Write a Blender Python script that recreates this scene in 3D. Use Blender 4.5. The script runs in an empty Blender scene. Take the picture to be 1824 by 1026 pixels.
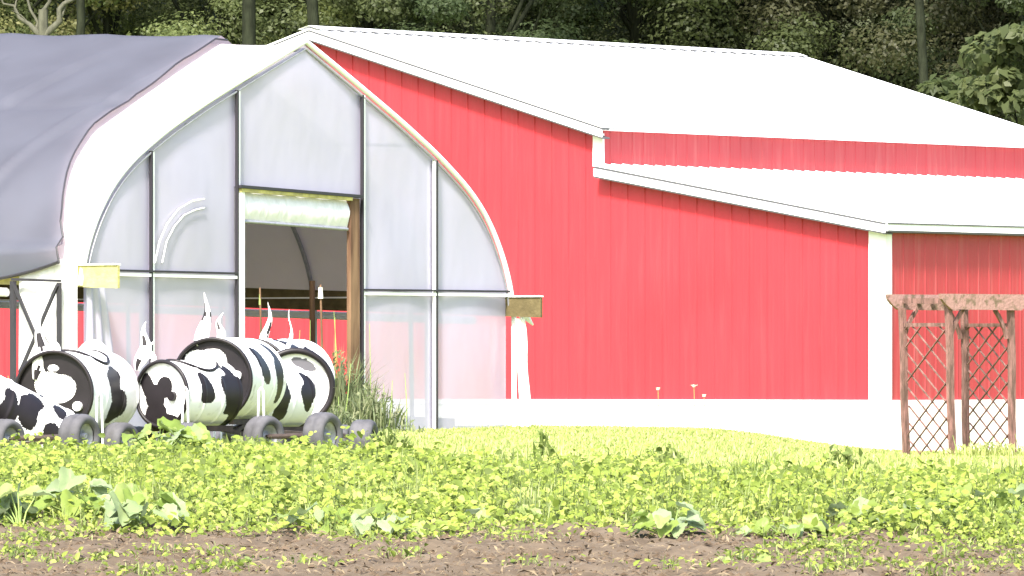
import bpy, math, random
import numpy as np
from mathutils import Vector, Matrix

# ------------------------------------------------------------------ camera, world, sun, exposure
SC = bpy.context.scene
EZ = 1.2            # eye height
F = 14000.0         # focal length in photo pixels (long zoom)
HOR = 670.0         # row of the horizon in the photo
R = math.radians
cam_d = bpy.data.cameras.new('camera'); cam = bpy.data.objects.new('camera', cam_d)
SC.collection.objects.link(cam); SC.camera = cam
cam.location = (0, 0, EZ); cam.rotation_euler = (R(90), 0, 0)
cam_d.sensor_width = 36.0; cam_d.lens = F / 1824 * 36
cam_d.shift_y = (HOR - 513) / 1824
cam_d.clip_start = 1.0; cam_d.clip_end = 3000

SUN_EL, SUN_AZ = R(50), R(197)      # azimuth clockwise from +Y : behind the camera, to the left
w = bpy.data.worlds.new('World'); SC.world = w; w.use_nodes = True
nt = w.node_tree; nt.nodes.clear()
sky = nt.nodes.new('ShaderNodeTexSky'); sky.sky_type = 'NISHITA'; sky.sun_disc = False
sky.sun_elevation = SUN_EL; sky.sun_rotation = SUN_AZ; sky.air_density = 1.0; sky.dust_density = 3.0; sky.ozone_density = 1.0
bg = nt.nodes.new('ShaderNodeBackground'); bg.inputs['Strength'].default_value = 0.15
wo = nt.nodes.new('ShaderNodeOutputWorld')
nt.links.new(sky.outputs[0], bg.inputs['Color']); nt.links.new(bg.outputs[0], wo.inputs['Surface'])
sd = bpy.data.lights.new('sun', 'SUN'); sd.energy = 3.6; sd.angle = R(7.0); sd.color = (1, 0.95, 0.87)
so = bpy.data.objects.new('sun', sd); SC.collection.objects.link(so)
sdir = Vector((math.sin(SUN_AZ) * math.cos(SUN_EL), math.cos(SUN_AZ) * math.cos(SUN_EL), math.sin(SUN_EL)))
so.rotation_euler = sdir.to_track_quat('Z', 'Y').to_euler(); so.location = (-40, -40, 60)
SC.view_settings.view_transform = 'Standard'; SC.view_settings.look = 'None'
SC.view_settings.exposure = 1.8; SC.view_settings.gamma = 1.0
SC.cycles.transparent_max_bounces = 16

# ------------------------------------------------------------------ helpers
COL = SC.collection
rnd = random.Random(7)
rng = np.random.default_rng(11)

def P(px, py, Y):
    return Vector(((px - 912) / F * Y, Y, EZ + (HOR - py) / F * Y))

def sstep(x, a, b):
    t = np.clip((x - a) / (b - a), 0, 1); return t * t * (3 - 2 * t)

_gy = [0, 30, 36, 38, 41, 45, 50, 56, 75, 97, 118, 140, 165, 400]
_gd = [1.15, 1.10, 1.01, .966, .83, .70, .595, .585, .625, .665, .83, .9, .9, .9]
def gz(X, Y):
    X = np.asarray(X, float); Y = np.asarray(Y, float)
    d = np.interp(Y, _gy, _gd)
    s = X / np.maximum(Y, 5)
    d = d + .36 * sstep(s, .021, .052) * np.clip((Y - 46) / 45, 0, 1) * np.clip(1 - (Y - 125) / 40, 0, 1)
    d = d - .03 * np.sin(X * 1.3 + Y * .21) * np.clip((Y - 40) / 40, 0, 1) * .6
    return EZ - d
def gpt(x, y, dz=0): return Vector((x, y, float(gz(x, y)) + dz))

def tag(o, label=None, cat=None, group=None, kind=None):
    if label: o['label'] = label
    if cat: o['category'] = cat
    if group: o['group'] = group
    if kind: o['kind'] = kind
    return o
def empty(name, loc, label=None, cat=None, group=None, rz=0):
    o = bpy.data.objects.new(name, None); COL.objects.link(o); o.location = loc; o.rotation_euler = (0, 0, rz)
    o.empty_display_size = .2
    return tag(o, label, cat, group)
def children(o): return [c for c in bpy.data.objects if c.parent == o]
def copy_tree(o, parent=None):
    c = o.copy(); COL.objects.link(c)
    c.parent = parent
    for ch in children(o): copy_tree(ch, c)
    return c

class MB:
    """collects faces; build() links them as one mesh object. World coordinates in, origin removed at build."""
    def __init__(s): s.v = []; s.f = []; s.m = []
    def face(s, pts, mi=0):
        n = len(s.v); s.v.extend([tuple(p) for p in pts]); s.f.append(tuple(range(n, n + len(pts)))); s.m.append(mi)
    def grid(s, rows, mi=0, close=False, mfun=None):
        n = len(s.v); nr = len(rows); nc = len(rows[0])
        for r in rows: s.v.extend([tuple(p) for p in r])
        for i in range(nr - 1):
            for j in range(nc if close else nc - 1):
                k = (j + 1) % nc
                s.f.append((n + i * nc + j, n + i * nc + k, n + (i + 1) * nc + k, n + (i + 1) * nc + j))
                s.m.append(mfun(i, j) if mfun else mi)
    def box(s, c, ax, ay, az, mi=0):
        """centre and three half-axis vectors"""
        c = Vector(c); ax = Vector(ax); ay = Vector(ay); az = Vector(az)
        n = len(s.v)
        for k in (-1, 1):
            for j in (-1, 1):
                for i in (-1, 1): s.v.append(tuple(c + ax * i + ay * j + az * k))
        for q in ((0, 2, 3, 1), (4, 5, 7, 6), (0, 1, 5, 4), (2, 6, 7, 3), (0, 4, 6, 2), (1, 3, 7, 5)):
            s.f.append(tuple(n + i for i in q)); s.m.append(mi)
    def bar(s, a, b, w_, h_, up=(0, 0, 1), mi=0):
        a = Vector(a); b = Vector(b); d = b - a; L = d.length; d.normalize()
        upv = Vector(up)
        if abs(d.dot(upv)) > .95: upv = Vector((.6, .8, 0))
        sx = d.cross(upv).normalized(); sz = sx.cross(d).normalized()
        s.box((a + b) / 2, d * L / 2, sx * w_ / 2, sz * h_ / 2, mi)
    def tube(s, path, rad, seg=8, mi=0, cap=True, flat=1.0, mfun=None):
        path = [Vector(p) for p in path]; n = len(path)
        if not hasattr(rad, '__len__'): rad = [rad] * n
        rows = []; ref = None
        for i, p in enumerate(path):
            d = (path[min(i + 1, n - 1)] - path[max(i - 1, 0)]).normalized()
            if ref is None:
                ref = Vector((0, 1, 0)) if abs(d.y) < .9 else Vector((1, 0, 0))
            a = d.cross(ref).normalized(); b = a.cross(d).normalized(); ref = b
            rows.append([p + (a * math.cos(t) + b * math.sin(t) * flat) * rad[i] for t in [2 * math.pi * k / seg for k in range(seg)]])
        s.grid(rows, mi, True, mfun)
        if cap:
            s.face(rows[0][::-1], mi); s.face(rows[-1], mi)
    def prism(s, pts, off, mi=0):
        off = Vector(off); pts = [Vector(p) for p in pts]
        s.face(pts, mi); s.face([p + off for p in pts][::-1], mi)
        for i in range(len(pts)):
            a, b = pts[i], pts[(i + 1) % len(pts)]
            s.face([b, a, a + off, b + off], mi)
    def build(s, name, mats, parent=None, origin=None, smooth=False, weld=False):
        if not isinstance(mats, (list, tuple)): mats = [mats]
        if origin is None:
            origin = Vector((0, 0, 0)); p = parent
            while p is not None: origin = origin + p.location; p = p.parent
        me = bpy.data.meshes.new(name)
        o3 = Vector(origin)
        me.from_pydata([(x - o3.x, y - o3.y, z - o3.z) for x, y, z in s.v], [], s.f)
        for m in mats: me.materials.append(m)
        me.polygons.foreach_set('material_index', s.m)
        if smooth: me.polygons.foreach_set('use_smooth', [True] * len(s.f))
        me.update()
        o = bpy.data.objects.new(name, me); COL.objects.link(o)
        if parent is not None: o.parent = parent
        else: o.location = o3
        return o

def np_mesh(name, V, nv, mats, parent=None, origin=(0, 0, 0), mi=None):
    """V: (N*nv,3) verts, each consecutive nv form a face."""
    V = np.asarray(V, np.float32).reshape(-1, 3) - np.asarray(origin, np.float32)
    n = len(V) // nv
    me = bpy.data.meshes.new(name)
    me.vertices.add(len(V)); me.vertices.foreach_set('co', V.ravel())
    me.loops.add(len(V)); me.loops.foreach_set('vertex_index', np.arange(len(V), dtype=np.int32))
    me.polygons.add(n)
    me.polygons.foreach_set('loop_start', np.arange(0, len(V), nv, dtype=np.int32))
    me.polygons.foreach_set('loop_total', np.full(n, nv, np.int32))
    if not isinstance(mats, (list, tuple)): mats = [mats]
    for m in mats: me.materials.append(m)
    if mi is not None: me.polygons.foreach_set('material_index', np.asarray(mi, np.int32))
    me.update(calc_edges=True)
    o = bpy.data.objects.new(name, me); COL.objects.link(o)
    if parent is not None: o.parent = parent
    else: o.location = origin
    return o

def np_mesh6(name, V, is_leaf, mats, origin=(0, 0, 0)):
    """V: (N,6,3) leaves (folded along the midrib) and blades (bent strips), four triangles each"""
    V = np.asarray(V, np.float32); N = len(V)
    tl = np.array([(0, 1, 3), (1, 2, 3), (0, 3, 5), (3, 4, 5)]); tb = np.array([(0, 1, 5), (1, 2, 5), (2, 4, 5), (2, 3, 4)])
    T = np.where(is_leaf[:, None, None], tl[None], tb[None]) + (np.arange(N) * 6)[:, None, None]
    me = bpy.data.meshes.new(name); me.vertices.add(N * 6); me.vertices.foreach_set('co', V.ravel())
    me.loops.add(N * 12); me.loops.foreach_set('vertex_index', T.ravel().astype(np.int32))
    me.polygons.add(N * 4); me.polygons.foreach_set('loop_start', np.arange(0, N * 12, 3, dtype=np.int32)); me.polygons.foreach_set('loop_total', np.full(N * 4, 3, np.int32))
    for m in mats: me.materials.append(m)
    me.polygons.foreach_set('material_index', np.repeat((~is_leaf).astype(np.int32), 4))
    me.update(calc_edges=True); o = bpy.data.objects.new(name, me); COL.objects.link(o); return o

def norm(a): return a / np.maximum(np.linalg.norm(a, axis=-1, keepdims=True), 1e-9)
def leaf_quads(pos, nrm, size, aspect=.55, r=rng, fold=.15):
    """kite-shaped leaves lying in planes with the given normals"""
    N = len(pos); t = norm(np.cross(nrm, norm(r.normal(size=(N, 3))))); b = np.cross(nrm, t)
    L = size[:, None]; W = L * aspect * r.uniform(.8, 1.25, (N, 1))
    a = pos - t * L * .5; c = pos + t * L * .5
    m = pos - t * L * .08
    return np.stack([a, m + b * W * .5 + nrm * L * fold, c, m - b * W * .5 + nrm * L * fold], 1)
def leaf6(pos, nrm, size, aspect=.7, r=rng):
    N = len(pos); t = norm(np.cross(nrm, norm(r.normal(size=(N, 3))))); b = np.cross(nrm, t)
    L = size[:, None]; W = L * aspect * r.uniform(.8, 1.2, (N, 1)) * .5; a = pos - t * L * .45; cv = r.uniform(.01, .09, (N, 1)) * L
    l1 = pos - t * L * .22 + b * W * .9; r1 = pos - t * L * .22 - b * W * .9
    l2 = pos + t * L * .15 + b * W * .85; r2 = pos + t * L * .15 - b * W * .85
    return np.stack([a + nrm * -cv, l1 + nrm * cv, l2 + nrm * cv * .6, pos + t * L * .55 - nrm * cv * 1.6, r2 + nrm * cv * .6, r1 + nrm * cv], 1)
def blades6(base, h, wd, lean, r=rng):
    N = len(base); a = r.uniform(0, 2 * np.pi, N); d = np.stack([np.cos(a), np.sin(a), np.zeros(N)], 1)
    s = np.stack([-np.sin(a), np.cos(a), np.zeros(N)], 1); up = np.array([0, 0, 1.])
    ln = (lean * r.uniform(0, 1, N))[:, None]; h = h[:, None]; wd = np.asarray(wd)[:, None]
    m1 = base + up * h * .42 + d * h * ln * .14; m2 = base + up * h * (.78 - ln * .14) + d * h * ln * .5; tip = base + up * h * (1 - ln * .38) + d * h * ln
    return np.stack([base - s * wd * .35, m1 - s * wd * .5, m2 - s * wd * .4, tip, m2 + s * wd * .4, m1 + s * wd * .5], 1)
def blades(base, h, wd, lean, r=rng):
    """grass blades : bent kites, 4 verts"""
    N = len(base); a = r.uniform(0, 2 * np.pi, N); d = np.stack([np.cos(a), np.sin(a), np.zeros(N)], 1)
    s = np.stack([-np.sin(a), np.cos(a), np.zeros(N)], 1)
    up = np.array([0, 0, 1.])
    ln = (lean * r.uniform(0, 1, N))[:, None]; h = h[:, None]; wd = wd[:, None] if hasattr(wd, '__len__') else wd
    mid = base + up * h * .5 + d * h * ln * .3
    tip = base + up * h * (1 - ln * .3) + d * h * ln
    return np.stack([base - s * wd * .3, mid - s * wd * .5, tip, mid + s * wd * .5], 1)

# ------------------------------------------------------------------ materials
def mat(name, base=(.5, .5, .5), rough=.6, spec=.3, metal=0, noise=0, nscale=6, bump=0, bscale=30, col2=None, stretch=None, ramp=(.35, .65), coat=0):
    m = bpy.data.materials.new(name); m.use_nodes = True; n = m.node_tree.nodes; l = m.node_tree.links
    b = n['Principled BSDF']; b.inputs['Roughness'].default_value = rough; b.inputs['Metallic'].default_value = metal
    b.inputs['Specular IOR Level'].default_value = spec
    b.inputs['Coat Weight'].default_value = coat
    b.inputs['Base Color'].default_value = (*base, 1)
    if noise or col2 or bump:
        tc = n.new('ShaderNodeTexCoord'); mp = n.new('ShaderNodeMapping'); l.new(tc.outputs['Object'], mp.inputs[0])
        if stretch: mp.inputs['Scale'].default_value = stretch
    if noise or col2:
        tx = n.new('ShaderNodeTexNoise'); tx.inputs['Scale'].default_value = nscale; tx.inputs['Detail'].default_value = 6
        l.new(mp.outputs[0], tx.inputs[0])
        cr = n.new('ShaderNodeValToRGB'); cr.color_ramp.elements[0].position = ramp[0]; cr.color_ramp.elements[1].position = ramp[1]
        c2 = col2 or tuple(max(0, c * (1 - noise)) for c in base)
        cr.color_ramp.elements[0].color = (*c2, 1); cr.color_ramp.elements[1].color = (*base, 1)
        l.new(tx.outputs['Fac'], cr.inputs[0]); l.new(cr.outputs[0], b.inputs['Base Color'])
    if bump:
        t2 = n.new('ShaderNodeTexNoise'); t2.inputs['Scale'].default_value = bscale; t2.inputs['Detail'].default_value = 5
        l.new(mp.outputs[0], t2.inputs[0]); bp = n.new('ShaderNodeBump'); bp.inputs['Strength'].default_value = bump
        bp.inputs['Distance'].default_value = .02
        l.new(t2.outputs['Fac'], bp.inputs['Height']); l.new(bp.outputs[0], b.inputs['Normal'])
    return m

def leafmat(name, cols, trans=.35, rough=.55, objcol=False, spec=.3):
    """per-leaf colour from a ramp, diffuse + translucent"""
    m = bpy.data.materials.new(name); m.use_nodes = True; n = m.node_tree.nodes; l = m.node_tree.links
    b = n['Principled BSDF']; out = n['Material Output']
    g = n.new('ShaderNodeNewGeometry'); cr = n.new('ShaderNodeValToRGB'); e = cr.color_ramp.elements
    e[0].position = 0; e[0].color = (*cols[0], 1); e[1].position = 1; e[1].color = (*cols[-1], 1)
    for i in range(1, len(cols) - 1):
        x = e.new(i / (len(cols) - 1)); x.color = (*cols[i], 1)
    l.new(g.outputs['Random Per Island'], cr.inputs[0]); c = cr.outputs[0]
    if objcol:
        oi = n.new('ShaderNodeObjectInfo'); mx = n.new('ShaderNodeMix'); mx.data_type = 'RGBA'; mx.blend_type = 'MULTIPLY'
        mx.inputs[0].default_value = 1; l.new(c, mx.inputs[6]); l.new(oi.outputs['Color'], mx.inputs[7]); c = mx.outputs[2]
    l.new(c, b.inputs['Base Color']); b.inputs['Roughness'].default_value = rough; b.inputs['Specular IOR Level'].default_value = spec
    tr = n.new('ShaderNodeBsdfTranslucent'); l.new(c, tr.inputs['Color'])
    ms = n.new('ShaderNodeMixShader'); ms.inputs[0].default_value = trans
    l.new(b.outputs[0], ms.inputs[1]); l.new(tr.outputs[0], ms.inputs[2]); l.new(ms.outputs[0], out.inputs['Surface'])
    return m

def plastic(name, col, transp, transl, rough=.25, wav=.4, sc=1.5, gloss=.12, tvar=.15, stretch=(1, 1, 1)):
    """greenhouse film: part see-through, part light-scattering, a soft sheen"""
    m = bpy.data.materials.new(name); m.use_nodes = True; n = m.node_tree.nodes; l = m.node_tree.links; n.clear()
    out = n.new('ShaderNodeOutputMaterial')
    d = n.new('ShaderNodeBsdfDiffuse'); d.inputs[0].default_value = (*col, 1)
    t = n.new('ShaderNodeBsdfTranslucent'); t.inputs[0].default_value = (*col, 1)
    tp = n.new('ShaderNodeBsdfTransparent'); tp.inputs[0].default_value = (.93, .94, .97, 1)
    gl = n.new('ShaderNodeBsdfGlossy'); gl.inputs['Roughness'].default_value = rough
    m1 = n.new('ShaderNodeMixShader'); m1.inputs[0].default_value = transl
    l.new(d.outputs[0], m1.inputs[1]); l.new(t.outputs[0], m1.inputs[2])
    m2 = n.new('ShaderNodeMixShader'); l.new(m1.outputs[0], m2.inputs[1]); l.new(tp.outputs[0], m2.inputs[2])
    m3 = n.new('ShaderNodeMixShader'); m3.inputs[0].default_value = gloss
    l.new(m2.outputs[0], m3.inputs[1]); l.new(gl.outputs[0], m3.inputs[2]); l.new(m3.outputs[0], out.inputs[0])
    tc = n.new('ShaderNodeTexCoord'); mp = n.new('ShaderNodeMapping'); mp.inputs['Scale'].default_value = stretch
    l.new(tc.outputs['Object'], mp.inputs[0])
    tx = n.new('ShaderNodeTexNoise'); tx.inputs['Scale'].default_value = sc; tx.inputs['Detail'].default_value = 3
    l.new(mp.outputs[0], tx.inputs[0])
    mr = n.new('ShaderNodeMapRange'); mr.inputs[1].default_value = .3; mr.inputs[2].default_value = .7
    mr.inputs[3].default_value = max(0, transp - tvar); mr.inputs[4].default_value = min(1, transp + tvar)
    l.new(tx.outputs['Fac'], mr.inputs[0]); l.new(mr.outputs[0], m2.inputs[0])
    bp = n.new('ShaderNodeBump'); bp.inputs['Strength'].default_value = wav; bp.inputs['Distance'].default_value = .12
    l.new(tx.outputs['Fac'], bp.inputs['Height'])
    for s in (d, t, gl): l.new(bp.outputs[0], s.inputs['Normal'])
    return m

def redmat(name, base, streak, amount):
    """painted steel siding with faint vertical weather streaks"""
    m = mat(name, base, .45, .35); n = m.node_tree.nodes; l = m.node_tree.links; b = n['Principled BSDF']
    tc = n.new('ShaderNodeTexCoord'); mp = n.new('ShaderNodeMapping'); mp.inputs['Scale'].default_value = (5, 5, .35)
    l.new(tc.outputs['Object'], mp.inputs[0])
    tx = n.new('ShaderNodeTexNoise'); tx.inputs['Scale'].default_value = 2.2; tx.inputs['Detail'].default_value = 7
    l.new(mp.outputs[0], tx.inputs[0])
    cr = n.new('ShaderNodeValToRGB'); cr.color_ramp.elements[0].position = .5; cr.color_ramp.elements[1].position = .8
    cr.color_ramp.elements[0].color = (0, 0, 0, 1); cr.color_ramp.elements[1].color = (amount, amount, amount, 1)
    l.new(tx.outputs['Fac'], cr.inputs[0])
    mx = n.new('ShaderNodeMix'); mx.data_type = 'RGBA'; mx.inputs[6].default_value = (*base, 1); mx.inputs[7].default_value = (*streak, 1)
    l.new(cr.outputs[0], mx.inputs[0])
    # broad blotches
    t2 = n.new('ShaderNodeTexNoise'); t2.inputs['Scale'].default_value = .6; t2.inputs['Detail'].default_value = 4; l.new(tc.outputs['Object'], t2.inputs[0])
    m2 = n.new('ShaderNodeMix'); m2.data_type = 'RGBA'; m2.blend_type = 'MULTIPLY'; m2.inputs[0].default_value = .35
    l.new(mx.outputs[2], m2.inputs[6]); l.new(t2.outputs['Fac'], m2.inputs[7])
    l.new(m2.outputs[2], b.inputs['Base Color'])
    return m

M = {}
M['red'] = redmat('red_siding', (.46, .029, .042), (.46, .055, .066), .4)
M['redside'] = redmat('red_siding_weathered', (.40, .040, .050), (.45, .12, .115), .6)
M['white'] = mat('white_trim', (.80, .80, .80), .5, .3, noise=.08, nscale=3)
M['roof'] = mat('white_roof_steel', (.80, .80, .81), .4, .4, noise=.05, nscale=2)
M['base'] = mat('white_base', (.80, .79, .78), .7, .2, noise=.07, nscale=1.5, stretch=(1, 1, 3), bump=.15, bscale=12)
M['grey'] = mat('grey_edge_line', (.07, .07, .075), .5, .4)
M['galv'] = mat('galvanised_steel', (.30, .30, .34), .4, .5, metal=.3, noise=.2, nscale=20)
M['dark'] = mat('dark_steel', (.022, .020, .025), .5, .4)
M['film'] = plastic('end_wall_film', (.50, .475, .61), .15, .28, sc=.9, wav=.4, tvar=.06, stretch=(1, 1, .45))
M['cover'] = plastic('roof_film', (.87, .79, .81), .06, .25, sc=1.6, wav=.35, gloss=.08, tvar=.04)
M['whitefilm'] = plastic('white_sheet', (.80, .80, .81), .03, .25, sc=3, wav=.25, gloss=.06, tvar=.02, stretch=(3, 3, .5))
def clothmat():
    m = bpy.data.materials.new('shade_cloth'); m.use_nodes = True; n = m.node_tree.nodes; l = m.node_tree.links; n.clear()
    out = n.new('ShaderNodeOutputMaterial'); d = n.new('ShaderNodeBsdfDiffuse'); t = n.new('ShaderNodeBsdfTranslucent')
    tc = n.new('ShaderNodeTexCoord'); tx = n.new('ShaderNodeTexNoise'); tx.inputs['Scale'].default_value = 1.2; tx.inputs['Detail'].default_value = 8
    l.new(tc.outputs['Object'], tx.inputs[0]); cr = n.new('ShaderNodeValToRGB')
    cr.color_ramp.elements[0].color = (.050, .060, .075, 1); cr.color_ramp.elements[1].color = (.068, .080, .100, 1)
    cr.color_ramp.elements[0].position = .3; cr.color_ramp.elements[1].position = .7
    l.new(tx.outputs['Fac'], cr.inputs[0]); l.new(cr.outputs[0], d.inputs[0]); t.inputs[0].default_value = (.48, .40, .44, 1)
    g = n.new('ShaderNodeBsdfGlossy'); g.inputs['Roughness'].default_value = .6; g.inputs[0].default_value = (.7, .7, .8, 1)
    ms = n.new('ShaderNodeMixShader'); ms.inputs[0].default_value = .32; l.new(d.outputs[0], ms.inputs[1]); l.new(t.outputs[0], ms.inputs[2])
    m3 = n.new('ShaderNodeMixShader'); m3.inputs[0].default_value = .04; l.new(ms.outputs[0], m3.inputs[1]); l.new(g.outputs[0], m3.inputs[2])
    l.new(m3.outputs[0], out.inputs[0]); return m
M['cloth'] = clothmat()
M['plank_yellow'] = mat('weathered_yellow_board', (.50, .45, .17), .8, .1, nscale=9, col2=(.30, .27, .12), bump=.4, bscale=30)
M['plank_olive'] = mat('weathered_olive_board', (.125, .10, .05), .8, .1, noise=.3, nscale=9, bump=.4)
M['post_wood'] = mat('brown_post_wood', (.20, .125, .075), .8, .1, nscale=8, col2=(.09, .05, .032), stretch=(1, 1, .15), bump=.3)
M['arbor_wood'] = mat('faded_pink_wood', (.21, .115, .10), .8, .1, nscale=7, col2=(.10, .062, .05), stretch=(3, 3, .6), bump=.5, bscale=25, ramp=(.4, .62))
M['arbor_beam'] = mat('lichened_beam_wood', (.26, .155, .135), .85, .1, nscale=9, col2=(.13, .095, .065), bump=.6, bscale=25, ramp=(.36, .5))
M['paint_white'] = mat('white_drum_paint', (.78, .77, .76), .45, .4, nscale=9, col2=(.45, .43, .40), ramp=(.28, .40), bump=.25, bscale=6)
M['paint_black'] = mat('black_drum_paint', (.014, .011, .013), .45, .25, noise=.3, nscale=8)
M['rubber'] = mat('tyre_rubber', (.085, .083, .09), .75, .25, noise=.35, nscale=12)
M['rim'] = mat('wheel_rim', (.30, .30, .31), .5, .5, metal=.2, noise=.4, nscale=18)
M['rust'] = mat('rusty_chassis', (.06, .045, .04), .8, .2, noise=.4, nscale=12)
M['soil'] = mat('brown_soil', (.125, .097, .068), .95, .05, nscale=5, col2=(.075, .056, .038), bump=.7, bscale=14, ramp=(.3, .7))
M['clod'] = mat('soil_clod', (.12, .088, .06), .95, .05, nscale=9, col2=(.06, .043, .028))
M['straw'] = leafmat('dry_straw', [(.13, .10, .06), (.07, .05, .03), (.22, .17, .10), (.10,.075,.045)], .15)
M['lawn'] = mat('lawn_ground', (.25, .29, .08), .9, .05, nscale=1.4, col2=(.20, .25, .06), bump=.5, bscale=20)
M['lawn_blade'] = leafmat('lawn_blades', [(.30, .36, .09), (.38, .42, .13), (.45, .46, .20)], .4)
M['crop'] = leafmat('crop_leaves', [(.085, .12, .020), (.165, .225, .034), (.26, .325, .048), (.37, .42, .11)], .45, .6)
M['weedgrass'] = leafmat('weed_blades', [(.10, .14, .035), (.18, .235, .06), (.32, .355, .14)], .42)
M['weed_far'] = leafmat('far_weed_blades', [(.11, .14, .07), (.15, .18, .085), (.22, .23, .13)], .35)
M['squash'] = leafmat('squash_leaves', [(.15, .22, .045), (.22, .29, .06), (.26, .31, .12)], .42, .45)
M['squash_pale'] = leafmat('pale_leaf_backs', [(.24, .30, .17), (.20, .26, .11)], .35, .5)
M['stem'] = mat('green_stem', (.22, .30, .09), .7, .2)
M['petal'] = mat('white_petal', (.8, .78, .6), .7, .2)
M['bark'] = mat('grey_bark', (.022, .026, .015), .9, .1, noise=.5, nscale=6, stretch=(2, 2, .5), bump=.6)
M['bark_pale'] = mat('pale_dead_bark', (.09, .09, .065), .9, .1, noise=.4, nscale=6, stretch=(2, 2, .5), bump=.5)
M['tree_leaf'] = leafmat('tree_leaves', [(.040, .052, .024), (.046, .058, .027), (.052, .064, .030), (.064, .076, .037)], .62, .5, objcol=True)
M['forest_floor'] = mat('forest_floor', (.07, .08, .045), .95, .05, noise=.5, nscale=1.5)

# ------------------------------------------------------------------ ground, soil, hill
def sheet(name, xs, ys, m, dz=0, rough=0, label=None):
    X, Y = np.meshgrid(xs, ys); Z = gz(X, Y) + dz
    if rough: Z = Z + rng.normal(0, rough, Z.shape)
    mb = MB(); mb.grid([[(X[i, j], Y[i, j], Z[i, j]) for j in range(len(xs))] for i in range(len(ys))])
    o = mb.build(name, m, smooth=True); tag(o, kind='structure'); return o
xs = np.concatenate([[-600, -300, -120, -60, -35, -25], np.arange(-20, 20.1, .5), [25, 35, 60, 120, 300, 600]])
ys = np.concatenate([[-60, -20, 0, 12, 22, 30], np.arange(34, 62, .5), np.arange(62, 170, 1.5), [180, 220, 400, 1200]])
sheet('lawn', xs, ys, M['lawn'])
def soil_edge(x): return 50.3 - 2.6 * sstep(x, -1.0, .5) - 1.3 * sstep(x, .5, 2.2) + .25 * np.sin(x * 2.1)
sx = np.arange(-8, 8.01, .06); n_ = 150
rows = []
for j in range(n_ + 1):
    f_ = j / n_; yy = 30 + (soil_edge(sx) - 30) * (f_ ** .8)
    zz = gz(sx, yy) + .045 * min(1, (1 - f_) * 8) + .004 + (.010 * np.sin(yy * 4.2 + .8 * np.sin(sx * 1.3)) + rng.normal(0, .013, len(sx))) * np.clip((1 - f_) * 6, 0, 1)
    rows.append([(sx[i], yy[i], zz[i]) for i in range(len(sx))])
mb = MB(); mb.grid(rows); tag(mb.build('soil', M['soil'], smooth=True), kind='structure')
# wooded hillside
hx = np.linspace(-150, 150, 41); hy = np.concatenate([np.linspace(172, 260, 20), [300, 400]])
mb = MB(); mb.grid([[(x, y, EZ - .95 + (max(0, y - 173) * .42 if y < 262 else 37 + (y - 262) * .1) + 1.2 * math.sin(x * .13 + y * .1) * min(1, (y - 172) / 15)) for x in hx] for y in hy])
tag(mb.build('hill', M['forest_floor'], smooth=True), kind='structure')

# ------------------------------------------------------------------ barn
B0 = Vector((-3.222, 130.0, 0)); bg_ = Vector((.794, -.607, 0)).normalized(); bs_ = Vector((.607, .794, 0)).normalized()
def BW(u, t, z): return B0 + bg_ * u + bs_ * t + Vector((0, 0, EZ + z))
RIDGE, WU, WZ = 5.72, 5.90, 4.03          # ridge, main wall corner, main eave
LU, LZ0, LZ1 = 11.42, 3.38, 2.43          # lean-to outer corner, its roof top and eave
LEN = 13.5
slope_m = (RIDGE - WZ) / WU
slope_l = (LZ0 - LZ1) / (LU - WU)
def ztop(u):
    a = abs(u)
    return RIDGE - slope_m * a if a <= WU else LZ0 - slope_l * (a - WU)
barn = empty('barn', BW(0, 0, -1.2), 'long red steel-sided barn with white roofs, a lean-to and a white base band', 'barn')
def ribwall(fn, a0, a1, z0, topf, pitch, h, mbx, first=0.0, rw=.022):
    """ribbed siding; fn(a, out, z) -> point"""
    prof = []; k = 0; a = a0 + first
    prof.append((a0, 0))
    while a < a1 - pitch * .3:
        prof += [(a - rw, 0), (a - rw * .45, h), (a + rw * .45, h), (a + rw, 0)]
        for q in (1 / 3, 2 / 3):
            c = a + pitch * q
            if c < a1 - .05: prof += [(c - .03, 0), (c, h * .12), (c + .03, 0)]
        a += pitch
    prof.append((a1, 0)); prof = [p for p in prof if a0 <= p[0] <= a1]
    for (p, hp), (q, hq) in zip(prof[:-1], prof[1:]):
        if q - p < 1e-6: continue
        mbx.face([fn(p, hp, z0), fn(q, hq, z0), fn(q, hq, topf(q)), fn(p, hp, topf(p))])
PITCH = .343
gf = lambda a, o, z: BW(a, -o, z)
mb = MB(); ribwall(gf, -LU, -WU, -.40, lambda u: ztop(u) - .05, PITCH, .016, mb, .1)
ribwall(gf, -WU, WU, -.40, lambda u: RIDGE - slope_m * abs(u) - .05, PITCH, .016, mb, .12)
ribwall(gf, WU, LU, -.40, lambda u: LZ0 - slope_l * (abs(u) - WU) - .05, PITCH, .016, mb, .14)
mb.build('gable_wall', M['red'], barn)
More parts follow.
